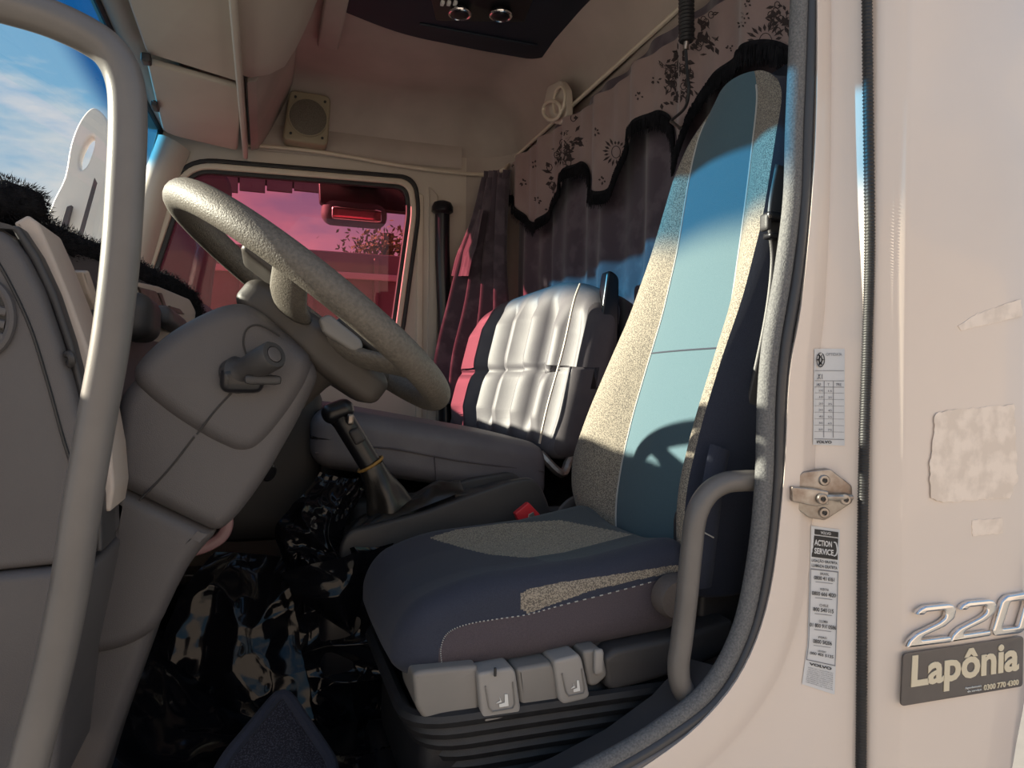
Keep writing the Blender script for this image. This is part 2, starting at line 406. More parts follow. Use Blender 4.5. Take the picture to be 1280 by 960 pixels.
# windscreen
def ws(y, t):       # t 0 top .. 1 bottom
    c = 1-((y-YF/2)/(YF/2))**2
    return Vector((-.435-.03*c-(.19+.05*c)*t, y, 1.085-.83*t))
G_ws = glassmat('windscreen_glass', (.90, .95, .95), (.04, .23, .46), .86, .96, refl=.05)
n_ = 20
scr = bpy.data.objects.new('window_2', None); COL.objects.link(scr); scr.location = (-.6, YF/2, .25); tag(scr, 'windscreen with a blue sun strip along its top', kind='structure')
link('pane', loft([[ws(.03+(YF-.04)*i/n_, k/12) for i in range(n_+1)] for k in range(13)]), G_ws, scr, angle=0)
link('edge_seal', tube([ws(YF-.012, k/10)+Vector((0, -.006, 0)) for k in range(11)], .012, 8), M_blk, scr)
link('top_seal', tube([ws(.03+(YF-.05)*i/n_, 0) for i in range(n_+1)], .010, 8), M_blk, scr)
# header trim above the windscreen
rows = []
for i in range(n_+1):
    y = .03+(YF-.05)*i/n_; a = ws(y, 0)
    rows.append([a+Vector((.006, 0, .004)), a+Vector((.03, 0, -.012)), a+Vector((.07, 0, -.005)), a+Vector((.10, 0, .03)), Vector((-.30, y, 1.12)), Vector((-.28, y, ZC+.01))])
o = link('trim_5', loft(rows), M_beige, angle=60); tag(o, kind='structure', label='beige header trim above the windscreen')
o = link('trim_6', box((-.46, YF/2, 1.23), (.05, YF, .28)), M_paint); tag(o, kind='structure', label='roof front panel')

# ------------------------------------------------------------------ door frame: jamb, outer panel, seals
A = [(1022, -60), (1021, 120), (1015, 250), (1002, 380), (987, 470), (980, 600), (963, 740), (930, 835), (875, 905), (800, 962), (700, 1020), (560, 1080)]
B = [(1083, -60), (1084, 120), (1085, 250), (1085, 380), (1081, 470), (1079, 600), (1077, 740), (1076, 835), (1076, 900), (1076, 960), (1060, 1030), (1000, 1100)]
A3 = cr([P(a, b, y=.075) for a, b in A], 5); B3 = cr([P(a, b, y=.035) for a, b in B], 5)
rows = []
for a, b in zip(A3, B3):
    k_ = .50 if a.z > -.3 else max(.3, .50+(a.z+.3)*.6)
    mid = a.lerp(b, k_); mid.y = .080; m2 = a.lerp(b, k_+.05); m2.y = .083
    rows.append([a+Vector((.02, .05, 0)), a, a.lerp(mid, .5)+Vector((-.002, -.002, 0)), mid, m2, m2.lerp(b, .5)+Vector((.001, .008, 0)), b.lerp(m2, .08), b, b+Vector((.01, .03, 0))])
jme = loft(rows); BJ = BVHTree.FromPolygons([v.co.copy() for v in jme.vertices], [list(p.vertices) for p in jme.polygons])
o = link('wall_left', jme, M_paint, angle=50); tag(o, kind='structure', label='cream painted door jamb of the cab')
def on_jamb(px, py, off=.0012):
    d = (RM @ Vector(((px-640)/FPX, (480-py)/FPX, -1))).normalized()
    h = BJ.ray_cast(CAMP, d)
    n = h[1]
    if n.dot(d) > 0: n = -n
    return h[0]+n*off, n
# outer cab side behind the door
prof = [(.958, .05), (.962, .028), (.972, .018), (.988, .012), (1.0, .002), (1.012, 0), (1.06, -.002), (1.12, -.004), (1.20, -.004), (1.27, -.002), (1.30, .004), (1.315, .02), (1.32, .06), (1.32, 2.5)]
rows = []
for z, k in [(ZC+.06, 0), (1.0, 0), (.5, 0), (0, 0), (-.3, 0), (-.5, .0), (-.56, .012), (-.62, .045), (-.72, .09), (-.9, .12)]:
    rows.append([Vector((x-(k if i >= 8 else 0)*max(0, (i-7))/6*(1 if i < 14 else 1), y, z)) for i, (x, y) in enumerate(prof)])
o = link('wall_outer', loft(rows), M_paint, angle=50); tag(o, kind='structure', label='cream outer side panel of the cab behind the door')
o = link('sill', box((.2, .03, -.86), (1.9, .06, .3), .02), M_paint); tag(o, kind='structure')
# ribbed strip in the gap
gp = cr([P(a, b, y=.03) for a, b in [(1083, -60), (1085, 120), (1087, 300), (1084, 430), (1080, 560), (1078, 700), (1077, 860), (1076, 1000)]], 120)
o = link('trim_7', tube(gp, [.0075+.0016*(i % 3 == 0) for i in range(len(gp))], 8, sx=1.0), M_blk, angle=0); tag(o, kind='structure', label='ribbed black rubber strip in the gap behind the jamb')
# textured seal, and its smooth outer lip
S1 = [(1001, -60), (997, 60), (993, 160), (990, 250), (979, 340), (964, 430), (958, 500), (955, 600), (945, 700), (925, 790), (885, 862), (820, 915), (740, 962), (640, 1010), (480, 1070)]
s3 = cr([P(a, b, y=.10) for a, b in S1], 10)
o = link('trim_8', tube(s3, .0145, 12, sx=1.1, sy=1), M_seal, angle=0); tag(o, kind='structure', label='grey textured seal around the door opening')
S2 = [(a+18-(2 if b < 300 else 0), b+(6 if b > 800 else 0)) for a, b in S1]
s4 = cr([P(a, b, y=.09) for a, b in S2], 10)
o = link('trim_9', tube(s4, .0105, 12), M_seal2, angle=0); tag(o, kind='structure', label='smooth black lip of the door seal')
S5 = [(a+31-(2 if b < 300 else 0), b+(10 if b > 800 else 0)) for a, b in S1]
o = link('trim_10', tube(cr([P(a, b, y=.082) for a, b in S5], 10), .006, 8), mat('dull_lip', (.16, .145, .14), rough=.5), angle=0); tag(o, kind='structure', label='thin grey outer lip of the door seal')
# inner B pillar behind the seal
rows = []
for a, b in S1:
    p = P(a+6, b, y=.11); rows.append([p, p+Vector((.05, .03, 0)), p+Vector((.26, .04, 0))])
o = link('trim_11', loft(rows), M_dashl, angle=50); tag(o, kind='structure', label='dark inner face of the door pillar')
o = link('scuff_plate', loft([[P(a, b, y=.10), P(a, b, y=.10)+Vector((-.02, .08, -.01)), P(a, b, y=.10)+Vector((-.03, .10, -.2))] for a, b in [(905, 835), (860, 885), (800, 930), (730, 968), (620, 1018), (470, 1072)]]), M_seal2, angle=50); tag(o, kind='structure', label='dark sill tread inside the door seal')

# ================================================================== STICKERS, STRIKER, EMBLEMS
def decal(name, rowsdef, label, cat, m=M_sticker, off=.0012, nu=6, nv=30):
    """rowsdef: [(py_left, px_left, py_right, px_right)] from top to bottom"""
    def at(u, v, o_=0):     # v 1 top .. 0 bottom
        s = (1-v)*(len(rowsdef)-1); i = max(0, min(len(rowsdef)-2, int(s))); f = s-i
        a, b = rowsdef[i], rowsdef[i+1]
        L = (a[1]+(b[1]-a[1])*f, a[0]+(b[0]-a[0])*f); R_ = (a[3]+(b[3]-a[3])*f, a[2]+(b[2]-a[2])*f)
        return on_jamb(L[0]+(R_[0]-L[0])*u, L[1]+(R_[1]-L[1])*u, off+o_)[0]
    me = loft([[at(i/nu, 1-k/nv) for i in range(nu+1)] for k in range(nv+1)])
    o = tag(link(name, me, m, None, angle=0), label, cat)
    return o, at
# long service sticker
st, at = decal('service_sticker', [(657, 1013, 662, 1050), (730, 1011.5, 734, 1048), (805, 1009, 810, 1045.5), (855, 1002, 868, 1043)], 'long white service sticker on the jamb below the latch striker', 'sticker')
def patch(parent, at, u0, u1, v0, v1, m, name='print', off=.0012, nu=8, nv=4):
    return link(name, loft([[at(u0+(u1-u0)*i/nu, v1+(v0-v1)*k/nv, off) for i in range(nu+1)] for k in range(nv+1)]), m, parent, angle=0)
def line(parent, at, u0, u1, v, s, m, h=None, bold=.01):
    return put_text('lettering', s, lambda a, b, c: at(u0+(u1-u0)*a, v+h*b, .0022), m, parent, bold=bold)
patch(st, at, .05, .95, .955, .985, M_ink); patch(st, at, .05, .95, .825, .948, M_ink)
line(st, at, .33, .68, .962, 'VOLVO', M_sticker, .016, .02)
line(st, at, .13, .72, .893, 'ACTION', M_sticker, .034, .03); line(st, at, .13, .78, .846, 'SERVICE', M_sticker, .034, .03)
link('phone_mark', tube(cr([at(.80, .925, .001), at(.88, .92, .001), at(.93, .885, .001), at(.9, .855, .001), at(.82, .845, .001)], 5), .0013, 6), M_sticker, st)
line(st, at, .05, .95, .795, 'LIGAÇÃO GRATUITA', M_ink, .022, .02); line(st, at, .05, .95, .769, 'LLAMADA GRATUITA', M_ink, .018, .02)
for (u0, v0, u1, v1) in [(0, .752, 1, .758), (0, .205, 1, .211)]: patch(st, at, .02, .98, v0, v1, M_ink2, 'rule')
for u in (.02, .96): patch(st, at, u, u+.02, .205, .758, M_ink2, 'rule', nv=14)
vv = .728
for a, b, wd in [('BRASIL', '0800 41 6161', .72), ('ARGENTINA', '0800 666 4820', .84), ('CHILE', '800 540 515', .72), ('COLOMBIA', '01 800 910 0586', .92), ('PERÚ', '0800 50206', .66), ('URUGUAY', '000 405 5125', .80)]:
    line(st, at, .35, .65, vv, a, M_ink, .014, .01); line(st, at, .5-wd/2, .5+wd/2, vv-.030, b, M_ink, .022, .02)
    if a != 'URUGUAY': patch(st, at, .2, .8, vv-.045, vv-.042, M_ink2, 'rule')
    vv -= .088
line(st, at, .12, .86, .170, 'VOLVO', M_ink, .022, .045)
for k in range(9):
    put_text('small_print', ['AVISO AO CONDUTOR DO', 'VEICULO EM CASO DE PANE', 'LIGUE PARA A CENTRAL DE', 'ATENDIMENTO 24 HORAS', 'EN CASO DE AVERIA LLAME', 'AL SERVICIO DE ASISTENCIA', 'INFORME EL MODELO Y EL', 'NUMERO DE CHASIS Y LA', 'UBICACION DEL CAMION'][k], lambda a, b, c, k=k: at(.1+.82*a, .145-k*.0148+(.0088*b), .0015), M_ink2, st)
# tyre table sticker
s2, at2 = decal('specification_sticker', [(436, 1017, 436, 1056), (556, 1015.5, 557, 1056)], 'white specification table sticker high on the jamb above the latch striker', 'sticker')
for v in (.77, .665, .60): patch(s2, at2, .02, .98, v, v+.005, M_ink2, 'rule')
for k in range(7): patch(s2, at2, .02, .98, .54-k*.067, .543-k*.067, M_ink2, 'rule')
for u in (.33, .62): patch(s2, at2, u, u+.018, .08, .665, M_ink2, 'rule', nv=10)
patch(s2, at2, .02, .98, .06, .066, M_ink2, 'rule')
line(s2, at2, .08, .28, .685, 'X1', M_ink2, .05, .02); line(s2, at2, .38, .92, .925, 'OPTIDATA', M_ink2, .03, .0)
line(s2, at2, .06, .24, .615, 'A2', M_ink2, .028); line(s2, at2, .44, .5, .615, 'T', M_ink2, .028); line(s2, at2, .70, .90, .615, 'TYRE', M_ink2, .028)
line(s2, at2, .08, .58, .018, 'VOLVO', M_ink, .03, .04)
for k in range(7):
    line(s2, at2, .18, .30, .555-k*.067, ['00', '10', '20', '30', '40', '50', '60'][k], M_ink2, .02)
    line(s2, at2, .46, .58, .552-k*.067, ['15', '25', '35', '45', '55', '65', '75'][k], M_ink2, .02)
link('wheel_emblem', tube([at2(.2+.14*math.cos(a), .885+.075*math.sin(a), .0015) for a in [2*PI*i/24 for i in range(24)]], .0007, 5, closed=True), M_ink, s2)
link('wheel_emblem', tube([at2(.2+.06*math.cos(a), .885+.035*math.sin(a), .001) for a in [2*PI*i/16 for i in range(16)]], .0012, 5, closed=True), M_ink, s2)
for k in range(6):
    a = 2*PI*k/6; link('wheel_emblem', tube([at2(.2+.07*math.cos(a), .885+.04*math.sin(a), .001), at2(.2+.11*math.cos(a), .885+.06*math.sin(a), .001)], .0012, 5), M_ink, s2)

# latch striker
c0, nJ = on_jamb(1021, 617, .001); nJ = (nJ+Vector((-.25, -1, 0))).normalized()
cu_, _ = on_jamb(1021, 600, .001); cr_, _ = on_jamb(1036, 617, .001)
U = (cr_-c0); U = (U-nJ*U.dot(nJ)).normalized(); V = nJ.cross(U); V = V if V.z > 0 else -V
mm = .00145*1.03
def sj(px, py, w=0): return c0+U*((px-1021)*.00178)+V*((617-py)*.00147)+nJ*(w+.010)
stk = thing('latch_striker', c0, 'worn steel door latch striker bolted to the cream jamb between two stickers', 'latch')
link('base_plate', plate([rnd([sj(a, b, .008) for a, b in [(1005, 590), (1030, 587), (1050, 607), (1050, 626), (1024, 646), (1010, 643), (991, 626), (989, 604)]], .004)], -nJ, .022, .0015), M_steel, stk)
link('striker_arm', plate([rnd([sj(a, b, .026) for a, b in [(990, 605), (1012, 608), (1024, 611), (1024, 626), (1012, 628), (990, 622)]], .003)], -nJ, .012, .002), M_steel, stk)
link('striker_arm', tube([sj(1016, 618, .024), sj(1030, 618, .024), sj(1046, 619, .018), sj(1046, 619, 0)], .0055, 10), M_steel, stk)
for a, b, w_ in [(1024, 600, .008), (1023, 637, .008), (1017, 619, .030), (1040, 621, .022)]:
    bo = link('bolt', lathe(sj(a, b, w_-.002), nJ, [(0, .0092), (.004, .0092), (.0055, .0078), (.0055, .0045), (.003, .004)], 20), M_steel, stk)
    link('socket', lathe(sj(a, b, w_+.0012), nJ, [(0, .0036), (.0016, .0036)], 6), M_ink, bo)

# outer emblems on the cab side (plane y = -.004, facing -Y)
YP = -.0045
em = thing('number_emblem', P(1200, 812, y=YP), 'raised chrome number 220 on the cream cab side above the dark dealer plate', 'emblem')
def quad(p00, p10, p11, p01, y):   # bottom-left, bottom-right, top-right, top-left pixels
    a, b, c, d = [P(*q, y=y) for q in (p00, p10, p11, p01)]
    return lambda u, v, w: (a*(1-u)+b*u)*(1-v)+(d*(1-u)+c*u)*v+Vector((0, -w, 0))
def stroke_digit(kind):
    # outlines on a unit cell, slanted wide numerals
    if kind == '2':
        return [[(.02, 0), (1.0, 0), (.97, .16), (.30, .16), (.36, .24), (.80, .42), (.99, .60), (1.02, .82), (.93, .96), (.80, 1.0), (.30, 1.0), (.17, .93), (.12, .80), (.30, .78), (.34, .84), (.74, .84), (.80, .78), (.79, .66), (.66, .55), (.20, .34), (.07, .20)]]
    return [[(.12, .0), (.80, .0), (.92, .08), (1.0, .86), (.92, 1.0), (.26, 1.0), (.14, .90), (.03, .14)], [(.26, .18), (.36, .82), (.78, .82), (.72, .18)]]
for kind, q in (('2', ((1127, 808), (1184, 801), (1187, 752), (1131, 758))), ('2', ((1181, 801), (1233, 793), (1238, 747), (1186, 752))), ('0', ((1233, 794), (1278, 789), (1287, 738), (1238, 745)))):
    fn = quad(*q, YP)
    loops = [rnd([fn(u+.06*v, v, .010) for u, v in lp], .004, 3) for lp in stroke_digit(kind)]
    d_ = link('digit', plate(loops, (0, 1, 0), .0105, .0035, 2), M_chrome, em)
pn = thing('dealer_plate', P(1200, 868, y=YP), 'dark brown dealer name plate lettered Lapônia below the chrome number', 'plate')
fn = quad((1124, 882), (1276, 857), (1277, 794), (1127, 816), YP)
link('plate', plate([rnd([fn(0, 0, .004), fn(1, 0, .004), fn(1, 1, .004), fn(0, 1, .004)], .008)], (0, 1, 0), .0042, .0012), M_plate, pn)
f2 = quad((1134, 862), (1271, 840), (1272, 801), (1136, 822), YP)
def tx(name, s, u0, u1, v0, v1, m=M_letter, bold=.0, base=fn):
    put_text(name, s, lambda a, b, c: base(u0+(u1-u0)*a, v0+(v1-v0)*b, .0048+c*.01), m, pn, extrude=.06, bold=bold)
tx('lettering', 'Lapônia', .065, .955, .16, .94, bold=.03)
tx('lettering', '0300 770 4300', .655, .955, .055, .165, bold=.02)
tx('small_print', 'Agendamento', .50, .635, .13, .175, M_print); tx('small_print', 'de serviço', .52, .635, .06, .105, M_print)
# pale patches that paint reflections onto the glossy cab side
def refl_patch(name, pts, label, jag=3.0):
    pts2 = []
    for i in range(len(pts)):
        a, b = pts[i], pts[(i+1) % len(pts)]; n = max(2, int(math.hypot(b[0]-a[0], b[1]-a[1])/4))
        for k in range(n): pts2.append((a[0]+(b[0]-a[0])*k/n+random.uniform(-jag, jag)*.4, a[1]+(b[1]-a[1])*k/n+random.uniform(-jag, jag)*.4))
    tag(link(name, plate([[P(a, b, y=-.0050) for a, b in pts2]], (0, 1, 0), .0012), M_reflection, smooth=False), label, 'sticker mark')  # painted reflection, not a mark left by a sticker
refl_patch('painted_reflection', [(1198, 408), (1222, 392), (1276, 374), (1278, 395), (1240, 404), (1202, 413)], 'slanting pale streak painted as a reflection high on the cream cab side', 2)
refl_patch('painted_reflection', [(1170, 516), (1195, 512), (1268, 506), (1272, 600), (1262, 622), (1180, 628), (1164, 622), (1163, 580)], 'large pale patch painted as a reflection on the cab side', 3)
refl_patch('painted_reflection', [(1215, 650), (1253, 648), (1254, 666), (1216, 670)], 'small pale rectangle painted as a reflection above the chrome number', 2)

# ================================================================== GRAB BARS
gb = thing('grab_bar', P(60, 900, y=.02), 'long bent grey grab bar on the front door pillar at the left edge', 'grab bar')
pts = [P(a, b, y=.02) for a, b in [(-60, -10), (0, 4), (60, 22), (110, 45), (140, 68), (156, 102), (160, 150), (157, 230), (150, 330), (138, 430), (120, 530), (103, 630), (88, 730), (68, 830), (45, 920), (25, 1000)]]
link('bar', tube(cr(pts, 10), .0205, 20), M_bar, gb, angle=0)
for p, q in ((pts[0], Vector((-.45, .05, pts[0].z+.05))), (pts[-1], Vector((-.5, .1, pts[-1].z-.05)))):
    link('mounting_foot', tube(cr([p, (p+q)/2, q], 6), .0205, 16), M_bar, gb, angle=0)
g2 = thing('grab_bar', P(850, 880, y=.13), 'curved grey grab bar beside the driver seat, fixed at the door seal', 'grab bar')
pts = [P(a, b, y=.13) for a, b in [(952, 601), (930, 601), (905, 604), (884, 618), (870, 645), (864, 690), (858, 750), (852, 800), (848, 832), (852, 858), (868, 880), (890, 892), (906, 896)]]
link('bar', tube(cr(pts, 8), .0185, 18), M_bar, g2, angle=0)

# ================================================================== SUN VISORS, OVERHEAD CONSOLE, ROOF HATCH, SPEAKER
def zp(pts, z): return [P(a, b, z=z) for a, b in pts]
v1 = thing('sun_visor', P(240, 110, z=1.03), 'beige sun visor folded up over the driver side of the windscreen', 'sun visor')
link('panel', plate([rnd(zp([(138, -60), (183, 67), (302, 104), (318, -80)], 1.035), .02)], (0, 0, 1), .022, .009), M_beige, v1)
link('pivot_clip', rbox(P(183, 74, z=1.02), (.014, .022, .014), .006, 6), M_dashl, v1)
v2 = thing('sun_visor', P(240, 150, z=1.03), 'beige sun visor folded up over the passenger side next to the far pillar', 'sun visor')
link('panel', plate([rnd(zp([(183, 78), (203, 163), (216, 170), (297, 189), (303, 112)], 1.025), .025)], (0, 0, 1), .022, .009), M_beige, v2)
c = link('pivot_clip', rbox(P(194, 133, z=1.015), (.012, .035, .010), .006, 6), M_dashl, v2)
link('screw', lathe(P(193, 126, z=1.003), (0, 0, -1), [(0, .006), (.003, .006), (.004, .003)], 10), M_ink, c)
oc = thing('overhead_console', P(340, 100, y=1.9), 'beige overhead console behind the sun visors with a scooped end', 'overhead console')
def ocrow(y, k): return [Vector((-.085, y, 1.20)), Vector((-.085, y, 1.035)), Vector((-.06, y, 1.03)), Vector((.0, y, 1.05)), Vector((.05+.02*k, y, 1.085)), Vector((.09+.06*k, y, 1.16)), Vector((.13+.10*k, y, 1.26)), Vector((.16+.12*k, y, ZC-.002))]
link('body', loft([ocrow(.3+1.35*i/12, 1-(i/12)) for i in range(13)]+[[p+Vector((0, .05, .03)) for p in ocrow(1.65, 0)]], cap=True), M_beige, oc, angle=40)
link('front_lip', box((-.092, 1.35, 1.05), (.02, 2.2, .12), .006), M_beige, oc)
link('end_panel', plate([[Vector((-.07, 1.72, 1.04)), Vector((-.04, 1.72, 1.05)), Vector((.0, 1.72, 1.12)), Vector((.10, 1.72, 1.33)), Vector((-.07, 1.72, 1.33))]], (0, 1, 0), .76, .006), M_head, oc)
link('pull_flap', box((.215, 1.75, 1.325), (.08, .42, .03), .01), M_head, oc)
# roof hatch
rh = thing('roof_hatch', (.63, 1.2, 1.31), 'dark navy roof hatch panel with two chrome rimmed knobs', 'roof hatch')
zh = 1.325
hp = rnd(zp([(425, 14), (500, 44), (600, 64), (668, 76), (700, 66), (757, -2)], zh)+[Vector((1.02, .5, zh)), Vector((.22, .5, zh))], [.03, .2, .0, .05, .06, .03, .06, .06])
link('panel', plate([hp], (0, 0, 1), .03, .008), M_hatch, rh)
link('rib', box(P(600, 44, z=zh-.004), (.46, .012, .008), .003), M_hatch, rh)
for a, b in ((575, 13), (626, 15)):
    p = P(a, b, z=zh-.01)
    k = link('knob', lathe(p, (0, 0, -1), [(0, .034), (.012, .034), (.018, .028), (.02, .020)], 24), M_blkg, rh)
    link('chrome_ring', tube([p+Vector((.036*math.cos(t), .036*math.sin(t), -.012)) for t in [2*PI*i/28 for i in range(28)]], .006, 8, closed=True), M_chrome, k)
for k in range(3):
    link('button', box(P(553+k*8, 4, z=zh-.008), (.013, .022, .012), .003), M_print, rh)
link('switch_panel', plate([rnd(zp([(536, -14), (545, 26), (655, 28), (672, -14)], zh-.003), .01)], (0, 0, 1), .01, .003), M_blkg, rh)
# speaker
sp = thing('roof_speaker', P(385, 180, y=YF-.03), 'square olive framed speaker high on the headliner above the far window', 'speaker')
fq = quad((353, 174), (410, 183), (414, 120), (362, 111), YF-.03)
fq = quad((353, 174), (410, 183), (414, 120), (362, 111), YF-.11)
link('frame', plate([rnd([fq(0, 0, 0), fq(1, 0, 0), fq(1, 1, 0), fq(0, 1, 0)], .03)], (0, 1, 0), .10, .012), M_spframe, sp)
cS = fq(.5, .5, .004)
link('grille', lathe(cS+Vector((0, .004, 0)), (0, -1, 0), [(0, .082), (.006, .080), (.012, .06), (.015, .03), (.016, .002)], 32), M_speaker, sp)
link('grille_ring', tube([cS+Vector((.083*math.cos(t), .0, .083*math.sin(t))) for t in [2*PI*i/28 for i in range(28)]], .004, 6, closed=True), M_spframe, sp)
for u, v in ((.16, .14), (.86, .14), (.16, .86), (.86, .86)): link('screw', lathe(fq(u, v, .001), (0, -1, 0), [(0, .006), (.004, .006), (.005, .004)], 10), M_ink, sp)
# coat hook on the rear wall
hk = thing('coat_hook', P(695, 155, x=XR), 'beige twin loop coat hook on the rear headliner above the curtain', 'coat hook')
XH = 1.07
link('back_plate', plate([rnd([P(a, b, x=XH) for a, b in [(684, 108), (700, 100), (707, 112), (708, 142), (700, 156), (682, 152), (678, 135)]], .02)], (1, 0, 0), .03, .006), M_beige, hk)
link('loop', tube([P(690+11*math.cos(t), 138+12*math.sin(t), x=XH-.02) for t in [2*PI*i/20 for i in range(20)]], .007, 8, closed=True), M_trimc, hk)
link('loop', tube([P(699+7*math.cos(t)-2*math.sin(t), 126+18*math.sin(t), x=XH-.015) for t in [2*PI*i/20 for i in range(20)]], .006, 8, closed=True), M_trimc, hk)
# reading lamp on its cable
rl = thing('hanging_lamp', P(858, 60, x=1.0), 'black ribbed handheld lamp hanging with its cable in front of the valance', 'lamp')
a, b = P(858, -40, x=1.0), P(858, 52, x=1.0)
link('handle', tube([a.lerp(b, i/40) for i in range(41)], [.017+.0035*(i % 2) for i in range(41)], 14), M_blk, rl)
link('ferrule', tube([b, P(857, 62, x=1.0)], .007, 12), M_steel, rl)
link('cable', tube(cr([P(857, 60, x=1.0), P(859, 90, x=1.0), P(861, 115, x=1.0), P(856, 135, x=1.01), P(840, 150, x=1.03)], 8), .004, 8), M_blk, rl)
link('plug', tube([P(839, 152, x=1.03), P(850, 160, x=1.02)], .005, 8), M_steel, rl)

# ================================================================== CURTAIN AND VALANCE
def hsh(p, s=1): return noise.noise(Vector(p)*s)
cu = thing('rear_curtain', (1.08, 1.3, -.5), 'dark plum curtain hanging across the rear of the cab behind the seats', 'curtain')
rows = []
for k in range(30):
    z = 1.06-1.6*k/29; row = []
    for i in range(260):
        y = .12+2.12*i/259
        f = .020*math.sin(y*17+.6*math.sin(z*2))+.012*math.sin(y*41+z*1.5)+.012*hsh((y*4, z*2, 3))
        row.append(Vector((1.115+f*(.55+.3*(k/29)), y, z)))
    rows.append(row)
link('cloth', loft(rows), M_curt, cu, angle=0)
link('rail', tube([(1.10, .1, 1.085), (1.10, 2.25, 1.085)], .008, 8), M_trimc, cu)
# gathered end of the side curtain at the far corner, catching light through the side window
gc = thing('side_curtain', P(600, 420, y=2.3), 'gathered dark curtain bunched in the far corner beside the passenger window', 'curtain')
def bunch(pts_l, pts_r, y0, amp, nf, name):
    rows = []
    L = cr([Vector((a, b, 0)) for a, b in pts_l], 6); R_ = cr([Vector((a, b, 0)) for a, b in pts_r], 6)
    for j, (l, r_) in enumerate(zip(L, R_)):
        row = []
        for i in range(49):
            u = i/48; p = P(l.x+(r_.x-l.x)*u, l.y+(r_.y-l.y)*u, y=y0-.19*u)
            row.append(p+Vector((-amp*math.sin(u*nf*2*PI+j*.05)+.01*hsh((u*6, j*.1, 1)), 0, 0)))
        rows.append(row)
    return link(name, loft(rows), M_curt, gc, angle=0)
bunch([(606, 222), (594, 270), (577, 320), (563, 380), (548, 440), (540, 500)], [(632, 222), (632, 270), (634, 330), (640, 400), (644, 450), (646, 520)], 2.36, .02, 4, 'cloth')
bunch([(596, 262), (580, 300), (572, 318), (566, 345)], [(604, 262), (596, 300), (590, 322), (584, 345)], 2.40, .008, 1.5, 'fold')
bunch([(607, 214), (606, 226), (600, 240)], [(636, 212), (636, 226), (640, 244)], 2.38, .012, 5, 'gathered_top')
# valance
va = thing('curtain_valance', (1.05, 1.3, .8), 'brown pink flowered valance with black scalloped fringe across the rear of the cab', 'valance')
XV = 1.07
bot_px = [(618, 236), (630, 240), (640, 246), (652, 266), (664, 280), (675, 279), (686, 264), (698, 236), (710, 216), (724, 206), (733, 210), (740, 232), (748, 243), (758, 241), (768, 222), (782, 182), (800, 155), (820, 143), (834, 148), (842, 170), (850, 200), (860, 175), (872, 130), (890, 100), (915, 76), (940, 62), (962, 56), (990, 66), (1020, 95)]
bot = cr([P(a, b, x=XV) for a, b in bot_px], 10)
top_px = [(616, 224), (660, 186), (706, 151), (755, 116), (800, 78), (853, 38), (940, -30), (1040, -110)]
topz = cr([P(a, b, x=XV) for a, b in top_px], 10)
def topat(y):
    for i in range(len(topz)-1):
        if topz[i].y >= y >= topz[i+1].y: return topz[i].z+(topz[i+1].z-topz[i].z)*(y-topz[i].y)/(topz[i+1].y-topz[i].y)
    return topz[0].z if y > topz[0].y else topz[-1].z
def vx(y, z): return XV+.012*math.sin(y*23)+.007*math.sin(y*47+z*3)
rows = []
NV = 22
for k in range(NV+1):
    rows.append([Vector((vx(b.y, 0), b.y, topat(b.y)+(b.z-topat(b.y))*k/NV)) for b in bot])
vm = loft(rows); BV = BVHTree.FromPolygons([v.co.copy() for v in vm.vertices], [list(p.vertices) for p in vm.polygons])
link('cloth', vm, M_val, va, angle=0)
# fringe: a band and hanging strands
fr_rows = [[Vector((vx(b.y, 0)-.006, b.y, b.z+dz)) for b in bot] for dz in (.012, .0, -.018, -.034)]
link('fringe_band', loft(fr_rows), M_fur, va, angle=0)
vs, fs = [], []
for i in range(len(bot)-1):
    for q in range(10):
        b = bot[i].lerp(bot[i+1], (q+random.random())/10); x = vx(b.y, 0)-.008-random.random()*.008; l = random.uniform(.03, .052); k = len(vs); wd = .0018
        dy = random.uniform(-.006, .006)
        vs += [Vector((x, b.y-wd, b.z)), Vector((x, b.y+wd, b.z)), Vector((x-.003, b.y+dy+wd*.6, b.z-l)), Vector((x-.003, b.y+dy-wd*.6, b.z-l))]; fs.append((k, k+1, k+2, k+3))
o = link('fringe_strands', mesh_of(vs, fs), M_fur, va, angle=0); o['kind'] = 'stuff'
# printed flowers (flat print carried by the cloth)
vs, fs = [], []
def on_val(px, py):
    d = (RM @ Vector(((px-640)/FPX, (480-py)/FPX, -1))).normalized(); h = BV.ray_cast(CAMP, d)
    return None if h[0] is None else h[0]-d*.0015
def blob(pts):
    q = [on_val(a, b) for a, b in pts]
    if any(p is None for p in q): return
    k = len(vs); vs.extend(q); fs.append(tuple(range(k, k+len(q))))
def petal(cx, cy, a, r0, r1, w_):
    ca, sa = math.cos(a), math.sin(a)
    blob([(cx+ca*r0-sa*0, cy+sa*r0), (cx+ca*(r0+r1)/2-sa*w_, cy+sa*(r0+r1)/2+ca*w_), (cx+ca*r1, cy+sa*r1), (cx+ca*(r0+r1)/2+sa*w_, cy+sa*(r0+r1)/2-ca*w_)])
def ringf(cx, cy, rx, ry, n=16, wd=1):
    for i in range(n):
        a0, a1 = 2*PI*i/n, 2*PI*(i+1)/n
        blob([(cx+rx*math.cos(a0), cy+ry*math.sin(a0)), (cx+rx*math.cos(a1), cy+ry*math.sin(a1)), (cx+(rx-wd)*math.cos(a1), cy+(ry-wd)*math.sin(a1)), (cx+(rx-wd)*math.cos(a0), cy+(ry-wd)*math.sin(a0))])
def sunflower(cx, cy, s=1):
    ringf(cx, cy, 6*s, 8*s)
    for k in range(18): petal(cx, cy, 2*PI*k/18+.1, 9*s, random.uniform(14, 21)*s, 1.5*s)
